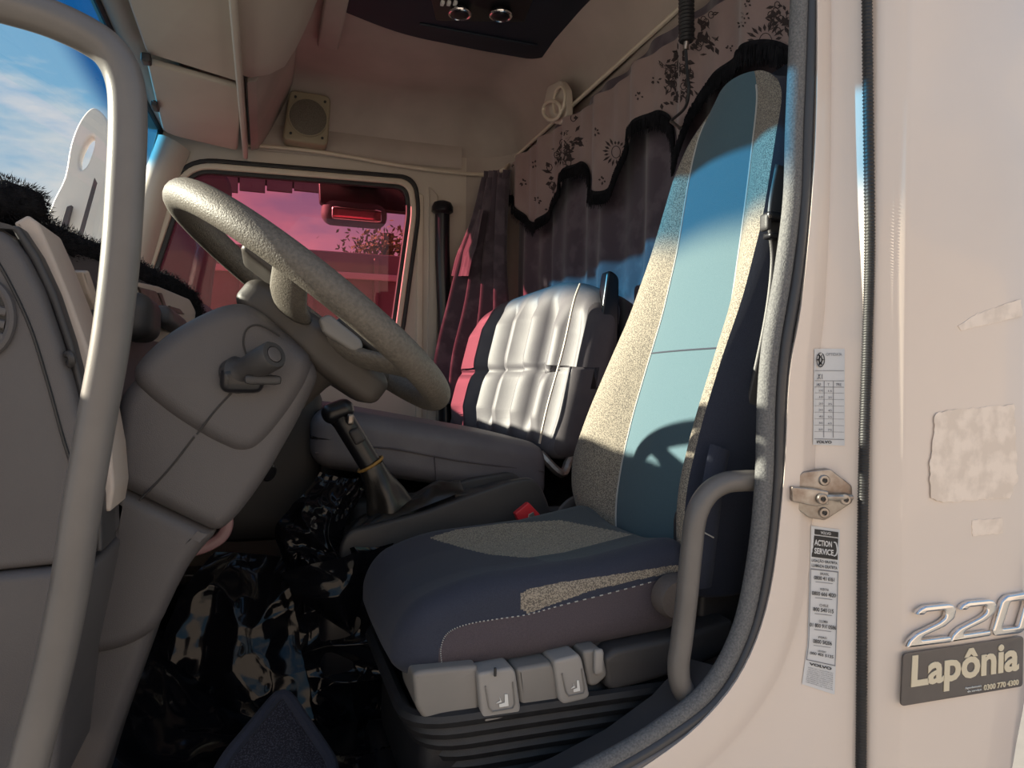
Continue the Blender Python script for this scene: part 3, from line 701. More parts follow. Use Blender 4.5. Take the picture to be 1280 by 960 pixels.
def sprig(cx, cy, n=5, s=1):
    for k in range(n): petal(cx+random.uniform(-2, 2), cy, 2*PI*k/n+random.random(), 1.5, random.uniform(4, 7)*s, 1.4*s)
def bouquet(x0, y0, x1, y1, n):
    for k in range(n):
        t = random.random(); x = x0+(x1-x0)*t+random.gauss(0, 9); y = y0+(y1-y0)*t+random.gauss(0, 7); petal(x, y, random.uniform(0, 6.28), 0, random.uniform(6, 15), random.uniform(1.2, 3.4))
        if k % 5 == 0: ringf(x, y, 4, 5, 8, 1.1)
sunflower(770, 190); sunflower(957, 52, 1.4); sunflower(703, 195, .6)
bouquet(720, 152, 690, 230, 50); bouquet(850, 60, 838, 130, 60); bouquet(870, 10, 880, 60, 45); bouquet(845, 90, 860, 110, 20); bouquet(975, 10, 992, 40, 22); bouquet(958, 20, 985, 26, 12)
for a, b in ((799, 120), (668, 205), (672, 250), (820, 100), (932, 20), (928, 30), (688, 262), (935, 5), (900, 90), (752, 225), (745, 165), (912, 60), (640, 205), (655, 228)): sprig(a, b)
link('flower_print', mesh_of(vs, fs), M_valp, va, smooth=False)['kind'] = 'stuff'

# ================================================================== PASSENGER BENCH
bs = thing('passenger_bench', (.5, 1.75, FLOOR), 'wide grey quilted passenger bench seat below the far window', 'seat')
def fb(p):      # p local: x thickness, y width, z height
    z = p.z; y = p.y
    taper = 1-.05*max(0, z/.29)**2
    p = Vector((p.x, y*taper, z))
    if p.x < 0:
        u = ((y+.60)/.205) % 1.0; h_ = min(1, u/.10) if u < .10 else (1-(u-.10)/.90)**.8
        h_ = h_*h_*(3-2*h_)
        p.x += (.038-.085*h_)*min(1, max(0, (.285-abs(z))/.12))*min(1, max(0, (.64-abs(y))/.06))
        for zz in (-.02,):
            p.x += .010*math.exp(-((z-zz)/.012)**2)*min(1, max(0, (.62-abs(y))/.05))
            for k in range(7): p.x += .014*math.exp(-((z-zz)/.03)**2-((y-(-.54+k*.205))/.03)**2)
    # rounded shoulders
    p.z -= .09*max(0, (abs(y)-.28)/.37)**2*(1 if z > 0 else .2)+(.0)
    p.x += .14*(z+.29)/.58
    return p
me = rbox((.885, 1.755, .085), (.075, .66, .295), .065, 64, fb)
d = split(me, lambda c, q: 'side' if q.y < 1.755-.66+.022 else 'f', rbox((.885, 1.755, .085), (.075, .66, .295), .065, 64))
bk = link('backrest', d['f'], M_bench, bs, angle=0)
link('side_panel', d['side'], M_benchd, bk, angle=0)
link('piping', tube(cr([(.80, 1.135, -.17), (.825, 1.13, -.05), (.875, 1.135, .12), (.915, 1.15, .27), (.95, 1.18, .335)], 8), .004, 6), M_trimc, bk)
def fc(p):
    u = p.x
    p = Vector((p.x, p.y, p.z+(.012 if p.z > 0 else 0)*math.cos(p.y*2)-(.02*max(0, (-.2-u)/.15)**2 if p.z > 0 else 0)))
    p.z -= .06*(p.x/.34)*1.0
    if p.y < -.6 or p.z > .0: p.x += 0
    return p
me = rbox((.47, 1.73, -.20), (.345, .645, .085), .05, 40, fc)
cs = link('seat_cushion', me, M_bench, bs, angle=0)
link('piping', tube(cr([(.135, 1.10, -.185), (.30, 1.083, -.17), (.55, 1.083, -.215), (.80, 1.09, -.25)], 8), .0025, 6), M_benchd, cs)
link('piping', tube([(.46, 1.083, -.20), (.47, 1.083, -.29)], .002, 6), M_benchd, cs)
link('seat_base', box((.52, 1.75, -.56), (.55, 1.1, .46), .03), M_dashl, bs)
link('hinge_bracket', tube(cr([(.80, 1.13, -.20), (.86, 1.10, -.26), (.90, 1.12, -.22), (.95, 1.12, -.30)], 5), .014, 8), M_steel, bs)
link('back_frame', plate([rnd([(1.02, 1.12, .38), (1.06, 1.12, .36), (1.06, 1.12, -.25), (.93, 1.12, -.25)], .02)], (0, 1, 0), .05, .008), M_blkg, bs)
link('frame_tube', tube([(.78, 1.05, -.36), (1.10, 1.0, -.36)], .012, 8), M_dashl, bs)
link('frame_tube', tube([(.80, 1.0, -.42), (1.10, .95, -.43)], .012, 8), M_dashl, bs)
# passenger seat belt: rounded anchor cap and its hanging webbing in a sleeve
sb = thing('seat_belt', P(556, 470, y=2.44), 'black passenger seat belt sleeve hanging from a rounded anchor cap beside the far window', 'seat belt')
link('anchor_cap', lathe(P(553, 268, y=2.45), (0, 0, 1), [(0, .035), (.012, .052), (.035, .052), (.055, .042), (.064, .02), (.066, .002)], 24), M_blkg, sb)
link('sleeve', tube(cr([P(553, 262, y=2.46), P(553, 320, y=2.46), P(556, 400, y=2.46), P(557, 480, y=2.46), P(558, 560, y=2.44)], 6), .036, 14, sx=1, sy=1), M_blkg, sb)
# sill rails below the far window, left of the belt
for i, (a, b) in enumerate(((536, 548), (522, 530))):
    o = link('trim_%d' % (12+i), plate([rnd([P(a, 240 if i else 232, y=2.492), P(b, 244, y=2.492), P(b-2, 560, y=2.492), P(a-3, 560, y=2.492)], .01)], (0, 1, 0), .03, .006), M_beige if i == 0 else M_trimc); tag(o, kind='structure')

# ================================================================== DASHBOARD
db = thing('dashboard', (-.3, 1.2, -.45), 'grey truck dashboard with cream fascia strips and a round side vent', 'dashboard')
def xe(y): return -.36+.17*(min(y, 1.6)-.5)
rows = []
for i in range(16):
    y = .36+2.08*i/15; x = xe(y)
    rows.append([Vector(q) for q in [(-.70, y, .22), (x-.10, y, .25), (x-.01, y, .255), (x+.02, y, .235), (x+.05, y, .16), (x+.09, y, .05), (x+.13, y, -.12), (x+.10, y, -.26), (x+.0, y, -.42), (-.70, y, -.45)]])
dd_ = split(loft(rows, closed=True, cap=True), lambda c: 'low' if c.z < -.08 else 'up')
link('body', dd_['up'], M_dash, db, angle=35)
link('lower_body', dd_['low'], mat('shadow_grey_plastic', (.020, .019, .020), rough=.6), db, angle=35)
SY = .20
link('side_panel', plate([rnd([P(a, b, y=SY) for a, b in [(-70, 268), (8, 290), (30, 318), (52, 362), (72, 420), (90, 480), (105, 545), (114, 620), (117, 690), (108, 703), (-70, 722)]], .012)], (0, 1, 0), .30, .012), M_dash, db)
link('lower_panel', plate([rnd([P(a, b, y=SY-.005) for a, b in [(-70, 728), (5, 716), (112, 707), (117, 712), (108, 760), (92, 830), (78, 900), (66, 1010), (-70, 1010)]], .01)], (0, 1, 0), .30, .014), M_dash, db)
link('edge_channel', plate([rnd([P(a, b, y=SY+.02) for a, b in [(-10, 280), (14, 286), (40, 330), (62, 378), (82, 435), (98, 500), (110, 560), (117, 640), (119, 690), (128, 690), (127, 620), (116, 540), (104, 480), (90, 425), (70, 365), (48, 318), (24, 282)]], .004)], (0, 1, 0), .10, .005), M_dashl, db)
link('cream_strip', plate([rnd([P(a, b, y=SY+.05) for a, b in [(16, 278), (34, 268), (48, 278), (66, 318), (90, 378), (112, 440), (128, 500), (139, 560), (143, 610), (138, 640), (126, 640), (120, 575), (108, 510), (92, 440), (72, 380), (48, 328), (24, 290)]], .004)], (0, 1, 0), .12, .006), M_dcream, db)
# clip on the strip
link('strip_clip', tube(cr([P(80, 444, y=SY+.02), P(88, 443, y=SY+.0), P(90, 452, y=SY+.0), P(84, 458, y=SY+.02)], 5), .005, 8), M_dashl, db)
# seam on the side panel
link('seam', tube(cr([P(a, b, y=SY-.001) for a, b in [(-20, 300), (10, 350), (38, 410), (60, 480), (78, 545), (92, 590)]], 6), .0022, 6), M_ink, db)
# side vent
vt = link('vent_ring', tube(cr([P(-22+36*math.cos(t), 397+46*math.sin(t), y=SY-.004) for t in [2*PI*i/20 for i in range(20)]], 3, closed=True), .006, 8, closed=True), M_dash, db)
link('vent_recess', plate([[P(-22+33*math.cos(t), 397+43*math.sin(t), y=SY-.002) for t in [2*PI*i/28 for i in range(28)]]], (0, 1, 0), .004), M_ink, db)
for k in range(3): link('vent_slat', tube([P(-50, 392+k*18-14, y=SY-.006), P(8-k*2, 404+k*16-14, y=SY-.006)], .006, 8, sy=.5), M_dash, db)
# cream panel beside the column and the switch panels in it
ND = (-1, .17, 0)
link('centre_fascia', plate([rnd([PD(a, b) for a, b in [(162, 350), (200, 358), (238, 374), (246, 390), (240, 420), (228, 470), (190, 520), (166, 520), (164, 430)]], .01)], ND, .05, .006), M_dcream, db)
for q in ([(173, 358), (196, 364), (207, 390), (186, 388)], [(198, 366), (203, 366), (212, 392), (208, 391)], [(212, 382), (226, 386), (231, 393), (217, 392)], [(166, 438), (180, 441), (186, 462), (168, 468)]):
    link('switch_panel', plate([rnd([PD(a, b, .004) for a, b in q], .004)], ND, .012, .003), M_net, db)
link('instrument_pod', rbox(PD(172, 398, .03), (.035, .075, .045), .03, 12), M_dashl, db)
link('instrument_pod', rbox(PD(214, 402, .02), (.02, .17, .022), .018, 12), M_dash, db)
link('fascia_blade', plate([rnd([PD(a, b, .03) for a, b in [(104, 340), (112, 338), (120, 362), (128, 385), (122, 388), (112, 368)]], .003)], ND, .03, .004), M_dcream, db)
for k in range(4): link('vent_fin', box(P(129+k*.6, 598+k*22, y=SY+.12), (.012, .05, .018), .004), M_dcream, db)
link('fin_panel', plate([rnd([P(a, b, y=SY+.10) for a, b in [(118, 575), (140, 545), (143, 580), (134, 590), (134, 640), (128, 665), (116, 690)]], .004)], (0, 1, 0), .1, .005), M_dcream, db)
# lower centre of the dash, dark, behind the column, with its small round switch
link('centre_lower', rbox((.02, 1.35, -.22), (.14, .16, .22), .04, 10), _M['shadow_grey_plastic'], db)
sw = link('switch_knob', lathe(P(330, 588, y=.95), (.5, -.6, -.2), [(-.03, .018), (.0, .022), (.02, .022), (.024, .017)], 16), M_blkg, db)

# plush cover on the dash top
fc_ = thing('dashboard_cover', P(40, 300, y=.4), 'black plush cover lying along the top edge of the dashboard', 'dash cover')
hump = cr([P(-70, 248, y=.30), P(-20, 250, y=.31), (P(14, 254, y=.33)), P(36, 264, y=.36)], 10)
n = len(hump)
m1 = tube(hump, [(.034+.004*math.sin(i/n*2))*(1 if i < n-6 else 1-.05*(i-n+6)) for i in range(n)], 22, sx=.72, sy=1)
edge_pts = [P(22, 272, y=.42), P(48, 296, y=.46), P(75, 308, y=.56), P(110, 318, y=.7), P(150, 334, y=.85), P(185, 348, y=1.0), P(215, 360, y=1.1), P(236, 376, y=1.16), P(243, 396, y=1.18)]
ed = cr(edge_pts, 12); n2 = len(ed)
m2 = tube(ed, [.032-.008*i/n2 for i in range(n2)], 20, sx=1, sy=.8)
top = loft([[Vector((-.66, y, .27)), Vector((-.5, y, .285)), Vector((xe(y)-.03, y, .275))] for y in [.36+2.05*i/12 for i in range(13)]])
for me in (m1, m2):
    for v in me.vertices: v.co += Vector((hsh(v.co, 60), hsh(v.co+Vector((5, 0, 0)), 60), hsh(v.co+Vector((0, 5, 0)), 60)))*.006
surf = [v.co.copy() for me in (m1, m2) for v in me.vertices]
ctrs = hump+ed
link('edge_roll', m2, M_fur, fc_, angle=0); link('hump', m1, M_fur, fc_, angle=0); link('mat', top, M_fur, fc_, angle=0)
vs, fs = [], []
for p in surf:
    for q in range(9):
        c = min(ctrs, key=lambda s: (s-p).length_squared); nrm = (p-c).normalized()
        s = p+Vector([random.uniform(-.007, .007) for _ in range(3)]); tip = s+(nrm+Vector([random.uniform(-.7, .7) for _ in range(3)]))*random.uniform(.003, .007)
        sd = nrm.cross(Vector([random.uniform(-1, 1) for _ in range(3)])).normalized()*.0008; k = len(vs)
        vs += [s-sd, s+sd, tip]; fs.append((k, k+1, k+2))
o = link('pile', mesh_of(vs, fs), M_fur, fc_, smooth=False); o['kind'] = 'stuff'

# ================================================================== STEERING COLUMN AND WHEEL
sc_ = thing('steering_column', P(110, 940, y=.5), 'grey plastic steering column with a wide upper shroud and ignition lock', 'steering column')
YC = .36
pod = rnd([P(a, b, y=YC) for a, b in [(163, 462), (176, 444), (204, 418), (240, 396), (276, 380), (304, 376), (330, 390), (362, 418), (391, 446), (389, 470), (368, 508), (340, 545), (318, 565), (296, 568), (262, 553), (215, 524), (182, 498), (167, 482)]], .05, 4)
link('upper_shroud', plate([pod], (0, 1, 0), .25, .03, 6), M_dash, sc_, angle=60)
mid = rnd([P(a, b, y=YC+.014) for a, b in [(146, 500), (168, 470), (240, 430), (390, 446), (400, 470), (372, 528), (330, 602), (296, 648), (272, 668), (248, 658), (190, 630), (134, 604), (138, 560)]], .03, 4)
link('middle_shroud', plate([mid], (0, 1, 0), .23, .028, 6), M_dash, sc_, angle=60)
low = rnd([P(a, b, y=YC+.026) for a, b in [(136, 600), (190, 628), (250, 656), (272, 666), (240, 700), (216, 745), (196, 790), (160, 812), (120, 822), (84, 824), (96, 760), (120, 690)]], .03, 4)
link('lower_sleeve', plate([low], (0, 1, 0), .21, .026, 6), M_dash, sc_, angle=60)
foot = rnd([P(a, b, y=YC+.045) for a, b in [(100, 700), (215, 700), (193, 790), (172, 850), (150, 910), (128, 975), (110, 1040), (20, 1040), (46, 940), (70, 850)]], .03, 4)
link('foot_sleeve', plate([foot], (0, 1, 0), .19, .024, 6), M_dash, sc_, angle=60)
link('seam', tube(cr([P(a, b, y=YC-.001) for a, b in [(296, 484), (270, 512), (246, 543)]], 4), .0016, 6), M_ink, sc_)
link('seam', tube(cr([P(a, b, y=YC+.013) for a, b in [(243, 546), (210, 588), (174, 626)]], 4), .0016, 6), M_ink, sc_)
link('cover_cap', tube(cr([P(a, b, y=YC-.001) for a, b in [(308, 444), (304, 428), (308, 412), (320, 406), (334, 410), (350, 420)]], 5), .0014, 6), M_ink, sc_)
# the lock and its stalk cap
a, b = P(298, 468, y=YC-.002), P(343, 443, y=YC-.07)
ax = (b-a).normalized(); ln = (b-a).length
ig = link('ignition_lock', lathe(a, ax, [(-.01, .030), (.006, .030), (.012, .024), (.025, .021), (ln*.5, .021), (ln*.52, .0235), (ln-.004, .0235), (ln, .021), (ln+.0005, .014), (ln-.003, .013)], 28), M_dashl, sc_)
link('lock_cap', lathe(b-ax*.002, ax, [(0, .0125), (.003, .0125), (.004, .010)], 24), M_dash, ig)
link('lock_collar', rbox(a+ax*.01+Vector((0, 0, -.012)), (.034, .018, .022), .015, 8), M_blkg, ig)
link('lock_tab', rbox(a+ax*.045+Vector((.012, -.004, -.024)), (.028, .010, .008), .006, 6), M_dashl, ig)
link('adjuster_loop', tube(cr([P(a_, b_, y=.52) for a_, b_ in [(232, 690), (255, 684), (276, 672), (284, 655), (280, 640)]], 6), .011, 10, sy=.6), mat('dull_pink_plastic', (.20, .11, .12), rough=.4), sc_)

WC = Vector((.085, .49, .151)); WR = .288; ea = Vector((.80, 0, -.60)).normalized(); eb = Vector((0, 1, 0)); en = Vector((.60, 0, .80)).normalized()
wh = thing('steering_wheel', WC, 'large grained steering wheel in front of the driver seat', 'steering wheel')
def wp(r, a, h=0): return WC+(ea*math.cos(a)+eb*math.sin(a))*r+en*h
link('rim', tube([wp(WR, 2*PI*i/96) for i in range(96)], .0265, 18, closed=True, up=en), M_wheel, wh, angle=0)
hubf = lambda p: Vector((p.x, p.y*(1-.25*abs(p.x)/.17), p.z*(1-.25*abs(p.x)/.17)))
Rw = Matrix((ea, eb, en)).transposed()
hb = link('hub', rbox(WC-en*.060+ea*.045, (.155, .10, .042), .03, 18, hubf, Rw), M_wheeld, wh, angle=60)
for k, a in enumerate((-PI*.5-.22, -.72, PI*.5+.22, .72)):
    p0, p1, p2, p3 = wp(.09, a, -.04), wp(.16, a, -.035), wp(.23, a, -.015), wp(WR-.004, a, -.002)
    link('spoke', tube(cr([p0, p1, p2, p3], 6), lambda t: .036-.010*t, 14, sx=.45, sy=1.1, up=en), M_wheel if k < 2 else M_wheeld, wh, angle=0)
for s in (-1, 1):
    pd = link('horn_pad', rbox(WC-en*.004+ea*(.10*s)+eb*-.02, (.05, .085, .012), .011, 10, None, Rw), M_wheeld, wh, angle=60)
link('switch_cluster', plate([rnd([P(a_, b_, y=.35) for a_, b_ in [(398, 398), (412, 392), (452, 424), (455, 436), (442, 440), (405, 416)]], .008)], (0, 1, 0), .03, .006), M_ctl, wh)
link('lower_cowl', lathe(WC-en*.17+ea*.03, en, [(0, .075), (.06, .085), (.09, .095), (.10, .06)], 28), M_wheeld, wh, angle=60)
# wiper stalk behind the wheel
ws_ = link('stalk', tube(cr([WC-en*.12+eb*.1, WC-en*.10+eb*.25+ea*.05, WC-en*.09+eb*.36+ea*.10], 6), .009, 10), M_blkg, sc_)

# ================================================================== DRIVER SEAT
ds = thing('driver_seat', (.5, .46, FLOOR), 'teal and speckled grey high back driver seat facing the steering wheel', 'seat')
# t (0 bottom..1 top): z, x front, y far outer, y far seam, y near seam, y near outer, thickness, bolster depth
BK = [(0, -.40, .775, .64, .57, .31, .265, .12, .00), (.06, -.345, .775, .705, .575, .312, .255, .13, .02), (.13, -.27, .785, .760, .60, .318, .250, .14, .045), (.22, -.18, .805, .775, .612, .322, .248, .14, .06),
      (.33, -.06, .835, .745, .612, .316, .246, .14, .06), (.44, .06, .865, .715, .598, .312, .244, .13, .05), (.56, .18, .895, .690, .582, .318, .240, .12, .035), (.70, .33, .925, .655, .570, .328, .236, .10, .025),
      (.82, .46, .945, .625, .568, .332, .238, .09, .02), (.92, .585, .963, .60, .560, .336, .246, .075, .012), (.97, .655, .972, .575, .54, .342, .262, .06, .006), (1.0, .705, .985, .52, .50, .38, .31, .03, 0)]
NR = 90; rows = []; cols = []
for j in range(NR+1):
    t = j/NR; z, xf, y0, y1, y2, y3, th, bd = lerp_list(t, BK)
    # smooth the table a little
    tb = [lerp_list(min(1, max(0, t+k*.02)), BK) for k in (-1.5, -.75, 0, .75, 1.5)]; z, xf, y0, y1, y2, y3, th, bd = [sum(q[i] for q in tb)/5 for i in range(8)]
    dom = .0
    row = []
    yc = (y0+y3)/2
    def front(y):
        if y1 >= y >= y2: u = (y-(y1+y2)/2)/((y1-y2)/2); return xf-.012*(1-u*u)
        if y > y1: u = (y-y1)/max(1e-4, y0-y1); return xf-bd*math.sin(PI*min(1, u)*.62)*1.02+.0*u
        u = (y2-y)/max(1e-4, y2-y3); return xf-bd*math.sin(PI*min(1, u)*.62)*1.02
    ys = [y0+(y1-y0)*i/8 for i in range(8)]+[y1+(y2-y1)*i/14 for i in range(14)]+[y2+(y3-y2)*i/8 for i in range(9)]
    arch = -.10*max(0, t-.9)/.1
    for y in ys:
        x = front(y); zz = z-(abs(y-yc)/max(.05, (y0-y3)/2))**2.5*.05*max(0, (t-.86)/.14)
        row.append(Vector((x, y, zz)))
    # near side wraps to the back, then far side
    xe0, xe1 = row[-1].x, row[0].x; zz = row[-1].z; zf = row[0].z
    sidep = []
    for i in range(1, 7):
        u = i/6; a = u*PI/2; sidep.append(Vector((xe0+(xf+th-xe0)*u, y3-.018*math.sin(PI*u)**.8, zz)))
    back = [Vector((xf+th+.01, y3+(y0-y3)*i/8, z)) for i in range(1, 8)]
    side2 = []
    for i in range(1, 7):
        u = 1-i/7; side2.append(Vector((xe1+(xf+th-xe1)*u, y0+.018*math.sin(PI*u)**.8, zf)))
    rows.append(row+sidep+back+side2)
ncol = len(rows[0])
bkm = loft(rows, closed=True, cap=True)
def colof(i): return i % ncol
parts = {'f': ([], 'side_bolster', M_speck), 'c': ([], 'centre_panel', M_teal), 'n': ([], 'side_bolster', M_speck), 's': ([], 'backrest', M_navy)}
for p in bkm.polygons:
    if len(p.vertices) > 4: parts['s'][0].append(p); continue
    cmin = sorted(colof(i) for i in p.vertices); c = cmin[0] if cmin[-1]-cmin[0] < 5 else ncol-1
    k = 'f' if c < 8 else 'c' if c < 22 else 'n' if c < 30 else 's'
    parts[k][0].append(p)
bk_root = None
for k in ('s', 'f', 'c', 'n'):
    ps, nm, mm_ = parts[k]; ids = {}; vs = []; fs = []
    for p in ps:
        g = []
        for i in p.vertices:
            if i not in ids: ids[i] = len(vs); vs.append(bkm.vertices[i].co.copy())
            g.append(ids[i])
        fs.append(g)
    o = link(nm, mesh_of(vs, fs), mm_, ds if bk_root is None else bk_root, angle=0)
    if bk_root is None: bk_root = o
for ci in (8, 22): link('seam_piping', tube([rows[j][ci]+Vector((-.001, 0, 0)) for j in range(2, NR-2)], .0022, 6), M_stitch, bk_root)
q = [rows[int(NR*.47)][c]+Vector((-.001, 0, 0)) for c in range(8, 23)]
link('cross_seam', tube(q, .0018, 6), M_navy, bk_root)
# cushion
CX, CY, CZ = .485, .462, -.395
def fcu(p):
    x, y, z = p
    u = x/.275; v = y/.228
    k = min(1, max(0, (z+.075)/.12)); k = k*k*(3-2*k)
    z += k*(.018*max(0, abs(v)-.35)**1.3*2-.012*(1-min(1, v*v))-.045*max(0, (-u-.35)/.65)**2+.02*max(0, (u-.3)/.7))
    z += .020*u
    if u < 0: y *= 1-.04*u*u
    return Vector((x, y, z))
cm = rbox((CX, CY, CZ), (.280, .230, .075), .055, 110, fcu)
nearpatch = [(650, 742), (662, 736), (700, 728), (770, 718), (846, 706), (850, 714), (800, 724), (740, 738), (700, 752), (660, 767), (651, 760)]
farpatch = [(536, 672), (570, 662), (620, 655), (700, 650), (790, 668), (775, 678), (740, 688), (700, 694), (655, 697), (610, 693), (575, 684)]
sidepoly = [(548, 850), (550, 812), (556, 796), (568, 786), (590, 779), (620, 774), (660, 768), (700, 757), (760, 742), (820, 726), (870, 712), (880, 820), (560, 870)]
def key(c):
    pxy = proj(c)
    if c.z > CZ+.0 and inside(pxy, nearpatch): return 'near'
    if c.z > CZ+.03 and inside(pxy, farpatch) and c.y > .4: return 'far'
    if c.y < CY-.12 and inside(pxy, sidepoly): return 'side'
    if c.x > .50 and c.z > CZ+.055 and c.y > CY-.17: return 'teal'
    return 'main'
d = split(cm, key)
ccs = link('seat_cushion', d['main'], M_navy, ds, angle=0)
link('side_panel', d['side'], M_plum, ccs, angle=0)
for k in ('near', 'far'):
    if k in d: link('speckled_insert', d[k], M_speck, ccs, angle=0)
if 'teal' in d: link('rear_panel', d['teal'], mat('teal_dark_cloth', (.032, .045, .058), (.045, .058, .072), sc=600, rough=.9, sheen=.1, bump=.3, bsc=900), ccs, angle=0)
BC = BVHTree.FromPolygons([v.co.copy() for v in cm.vertices], [list(p.vertices) for p in cm.polygons])
def on_c(px, py, off=.001):
    dd = (RM @ Vector(((px-640)/FPX, (480-py)/FPX, -1))).normalized(); h = BC.ray_cast(CAMP, dd)
    return h[0]-dd*off if h[0] else None
sp_ = [on_c(a, b) for a, b in [(552, 828), (551, 812), (556, 796), (568, 786), (590, 779), (620, 774), (660, 768), (700, 757), (760, 742), (820, 726)]]
sp_ = [p for p in sp_ if p]
if len(sp_) > 3:
    pp = cr(sp_, 12); ms = []
    for i in range(0, len(pp)-1, 2): ms.append(tube([pp[i], pp[i].lerp(pp[i+1], .75)], .0011, 5))
    link('stitching', join(*ms), M_stitch, ccs)
# base, bellows and controls
bsx = link('seat_pan', rbox((.51, .46, -.475), (.265, .20, .045), .03, 14), M_dashl, ds, angle=60)
for k in range(7):
    zz = -.535-.022*k; g = .012*k
    lp = rnd([(.225+g, .215+g*.5, zz), (.80-g, .215+g*.5, zz), (.80-g, .70-g, zz), (.225+g, .70-g, zz)], .07, 6)
    link('bellows_fold', tube(lp, .013, 8, closed=True), M_blk, ds)
link('bellows_core', box((.51, .455, -.63), (.52, .44, .24), .03), M_blk, ds)
link('floor_plinth', box((.51, .455, -.77), (.58, .50, .06), .02), M_blkg, ds)
YB = .215
def ctl(name, pts, m, th=.10, bv=.008, y=YB): return link(name, plate([rnd([P(a, b, y=y) for a, b in pts], .008, 4)], (0, 1, 0), th, bv, 4), m, ds, angle=60)
ctl('front_cover', [(516, 842), (530, 838), (598, 832), (600, 893), (548, 906), (530, 900), (520, 885)], M_ctl, .12, .008)
r1 = ctl('height_rocker', [(597, 842), (640, 834), (645, 840), (652, 890), (648, 896), (606, 904), (602, 900)], M_ctl2, .09, .006, YB-.012)
ctl('spacer_cover', [(645, 836), (690, 828), (697, 838), (700, 882), (655, 894), (650, 880)], M_ctl, .10, .008, YB-.004)
r2 = ctl('tilt_rocker', [(692, 826), (724, 818), (728, 824), (738, 870), (733, 875), (704, 882), (699, 876)], M_ctl2, .09, .006, YB-.012)
ctl('lumbar_switch', [(728, 814), (750, 810), (754, 816), (760, 845), (746, 858), (736, 858)], M_ctl, .08, .006, YB-.004)
ctl('rear_cover', [(754, 824), (768, 812), (850, 795), (918, 775), (920, 812), (860, 840), (768, 866), (758, 860)], M_dashl, .10, .012)
# pictograms and marks
def rfn(q, y): return quad(*q, y)
for rt, q in ((r1, ((611, 892), (646, 886), (642, 852), (606, 858))), (r2, ((708, 872), (733, 867), (728, 836), (702, 842)))):
    fq = rfn(q, YB-.0135)
    link('finger_recess', tube([fq(.02, 1, 0), fq(.04, .2, 0), fq(.14, .04, 0), fq(.86, .04, 0), fq(.96, .2, 0), fq(.98, 1, 0)], .0012, 6), M_ctl, rt)
    link('seat_symbol', plate([[fq(u, v, .0005) for u, v in [(.40, .16), (.72, .16), (.74, .58), (.64, .60), (.60, .30), (.40, .27)]]], (0, 1, 0), .001), M_print, rt, smooth=False)
    link('seat_symbol', plate([[fq(u, v, .0005) for u, v in [(.36, .36), (.46, .40), (.44, .56), (.50, .34), (.30, .32)]]], (0, 1, 0), .001), M_print, rt, smooth=False)
link('slot', box(P(619, 840, y=YB-.016), (.004, .004, .014), .001), M_ink, r1)
link('lumbar_button', rbox(P(748, 827, y=YB-.008), (.009, .006, .022), .006, 6), M_ctl2, ds)
kn = link('recliner_knob', lathe(P(838, 742, y=.225), (0, -1, -.1), [(0, .040), (.02, .040), (.03, .034), (.032, .02)], 24), mat('recliner_brown', (.10, .085, .08), rough=.6, bump=.5, bsc=200), ds)
# webbing strap and buckle beside the seat, and the dark side bracket behind it
link('side_strap', tube(cr([P(900, 560, y=.21), P(892, 600, y=.20), (P(886, 650, y=.20)), P(880, 700, y=.20), P(876, 734, y=.21)], 6), .022, 10, sx=1, sy=.3), M_navy, ds)
link('strap_stitching', tube([P(877, 664, y=.185), P(892, 672, y=.185)], .0015, 5), M_stitch, ds)
link('recliner_cover', rbox((.83, .30, -.30), (.07, .03, .075), .028, 10), M_dashl, ds, angle=60)
br = thing('seat_bracket', P(915, 800, y=.30), 'dark grey curved bracket behind the grab handle by the door seal', 'bracket')
link('upper_shell', plate([rnd([P(a, b, y=.27) for a, b in [(893, 740), (900, 705), (915, 682), (935, 670), (975, 668), (975, 720), (930, 725), (896, 722)]], .01)], (0, 1, 0), .08, .01), M_dashl, br)
link('lower_shell', plate([rnd([P(a, b, y=.265) for a, b in [(878, 728), (905, 722), (930, 732), (930, 760), (920, 790), (900, 806), (872, 806)]], .02)], (0, 1, 0), .08, .012), M_dashl, br)
link('release_lever', plate([rnd([P(a, b, y=.25) for a, b in [(872, 785), (902, 770), (910, 774), (912, 790), (875, 806), (866, 802)]], .006)], (0, 1, 0), .06, .006), M_ctl, br)
# driver's belt guide at the pillar
bg_ = thing('belt_guide', P(970, 300, y=.22), 'black seat belt guide clamped at the pillar beside the driver headrest', 'belt guide')
link('bracket', rbox(P(971, 271, y=.20), (.026, .012, .008), .006, 8), M_blkg, bg_)
link('bracket', rbox(P(971, 296, y=.20), (.024, .012, .006), .005, 8), M_blkg, bg_)
link('side_plate', rbox(P(957, 278, y=.205), (.006, .012, .016), .005, 6), M_dashl, bg_)
for a in (962, 980): link('screw', lathe(P(a, 271, y=.186), (0, -1, 0), [(0, .003), (.002, .003)], 8), M_steel, bg_)
sbt = thing('driver_seat_belt', P(975, 500, y=.23), 'dark grey driver seat belt webbing running down the door pillar', 'seat belt')
link('webbing', tube(cr([P(980, 210, y=.22), P(972, 255, y=.215), P(971, 285, y=.215), P(974, 330, y=.215), P(966, 400, y=.215), P(945, 500, y=.23), P(922, 600, y=.26), P(912, 690, y=.29)], 8), .021, 8, sx=.2, sy=1, up=(0, 1, 0)), M_dashl, sbt, angle=0)

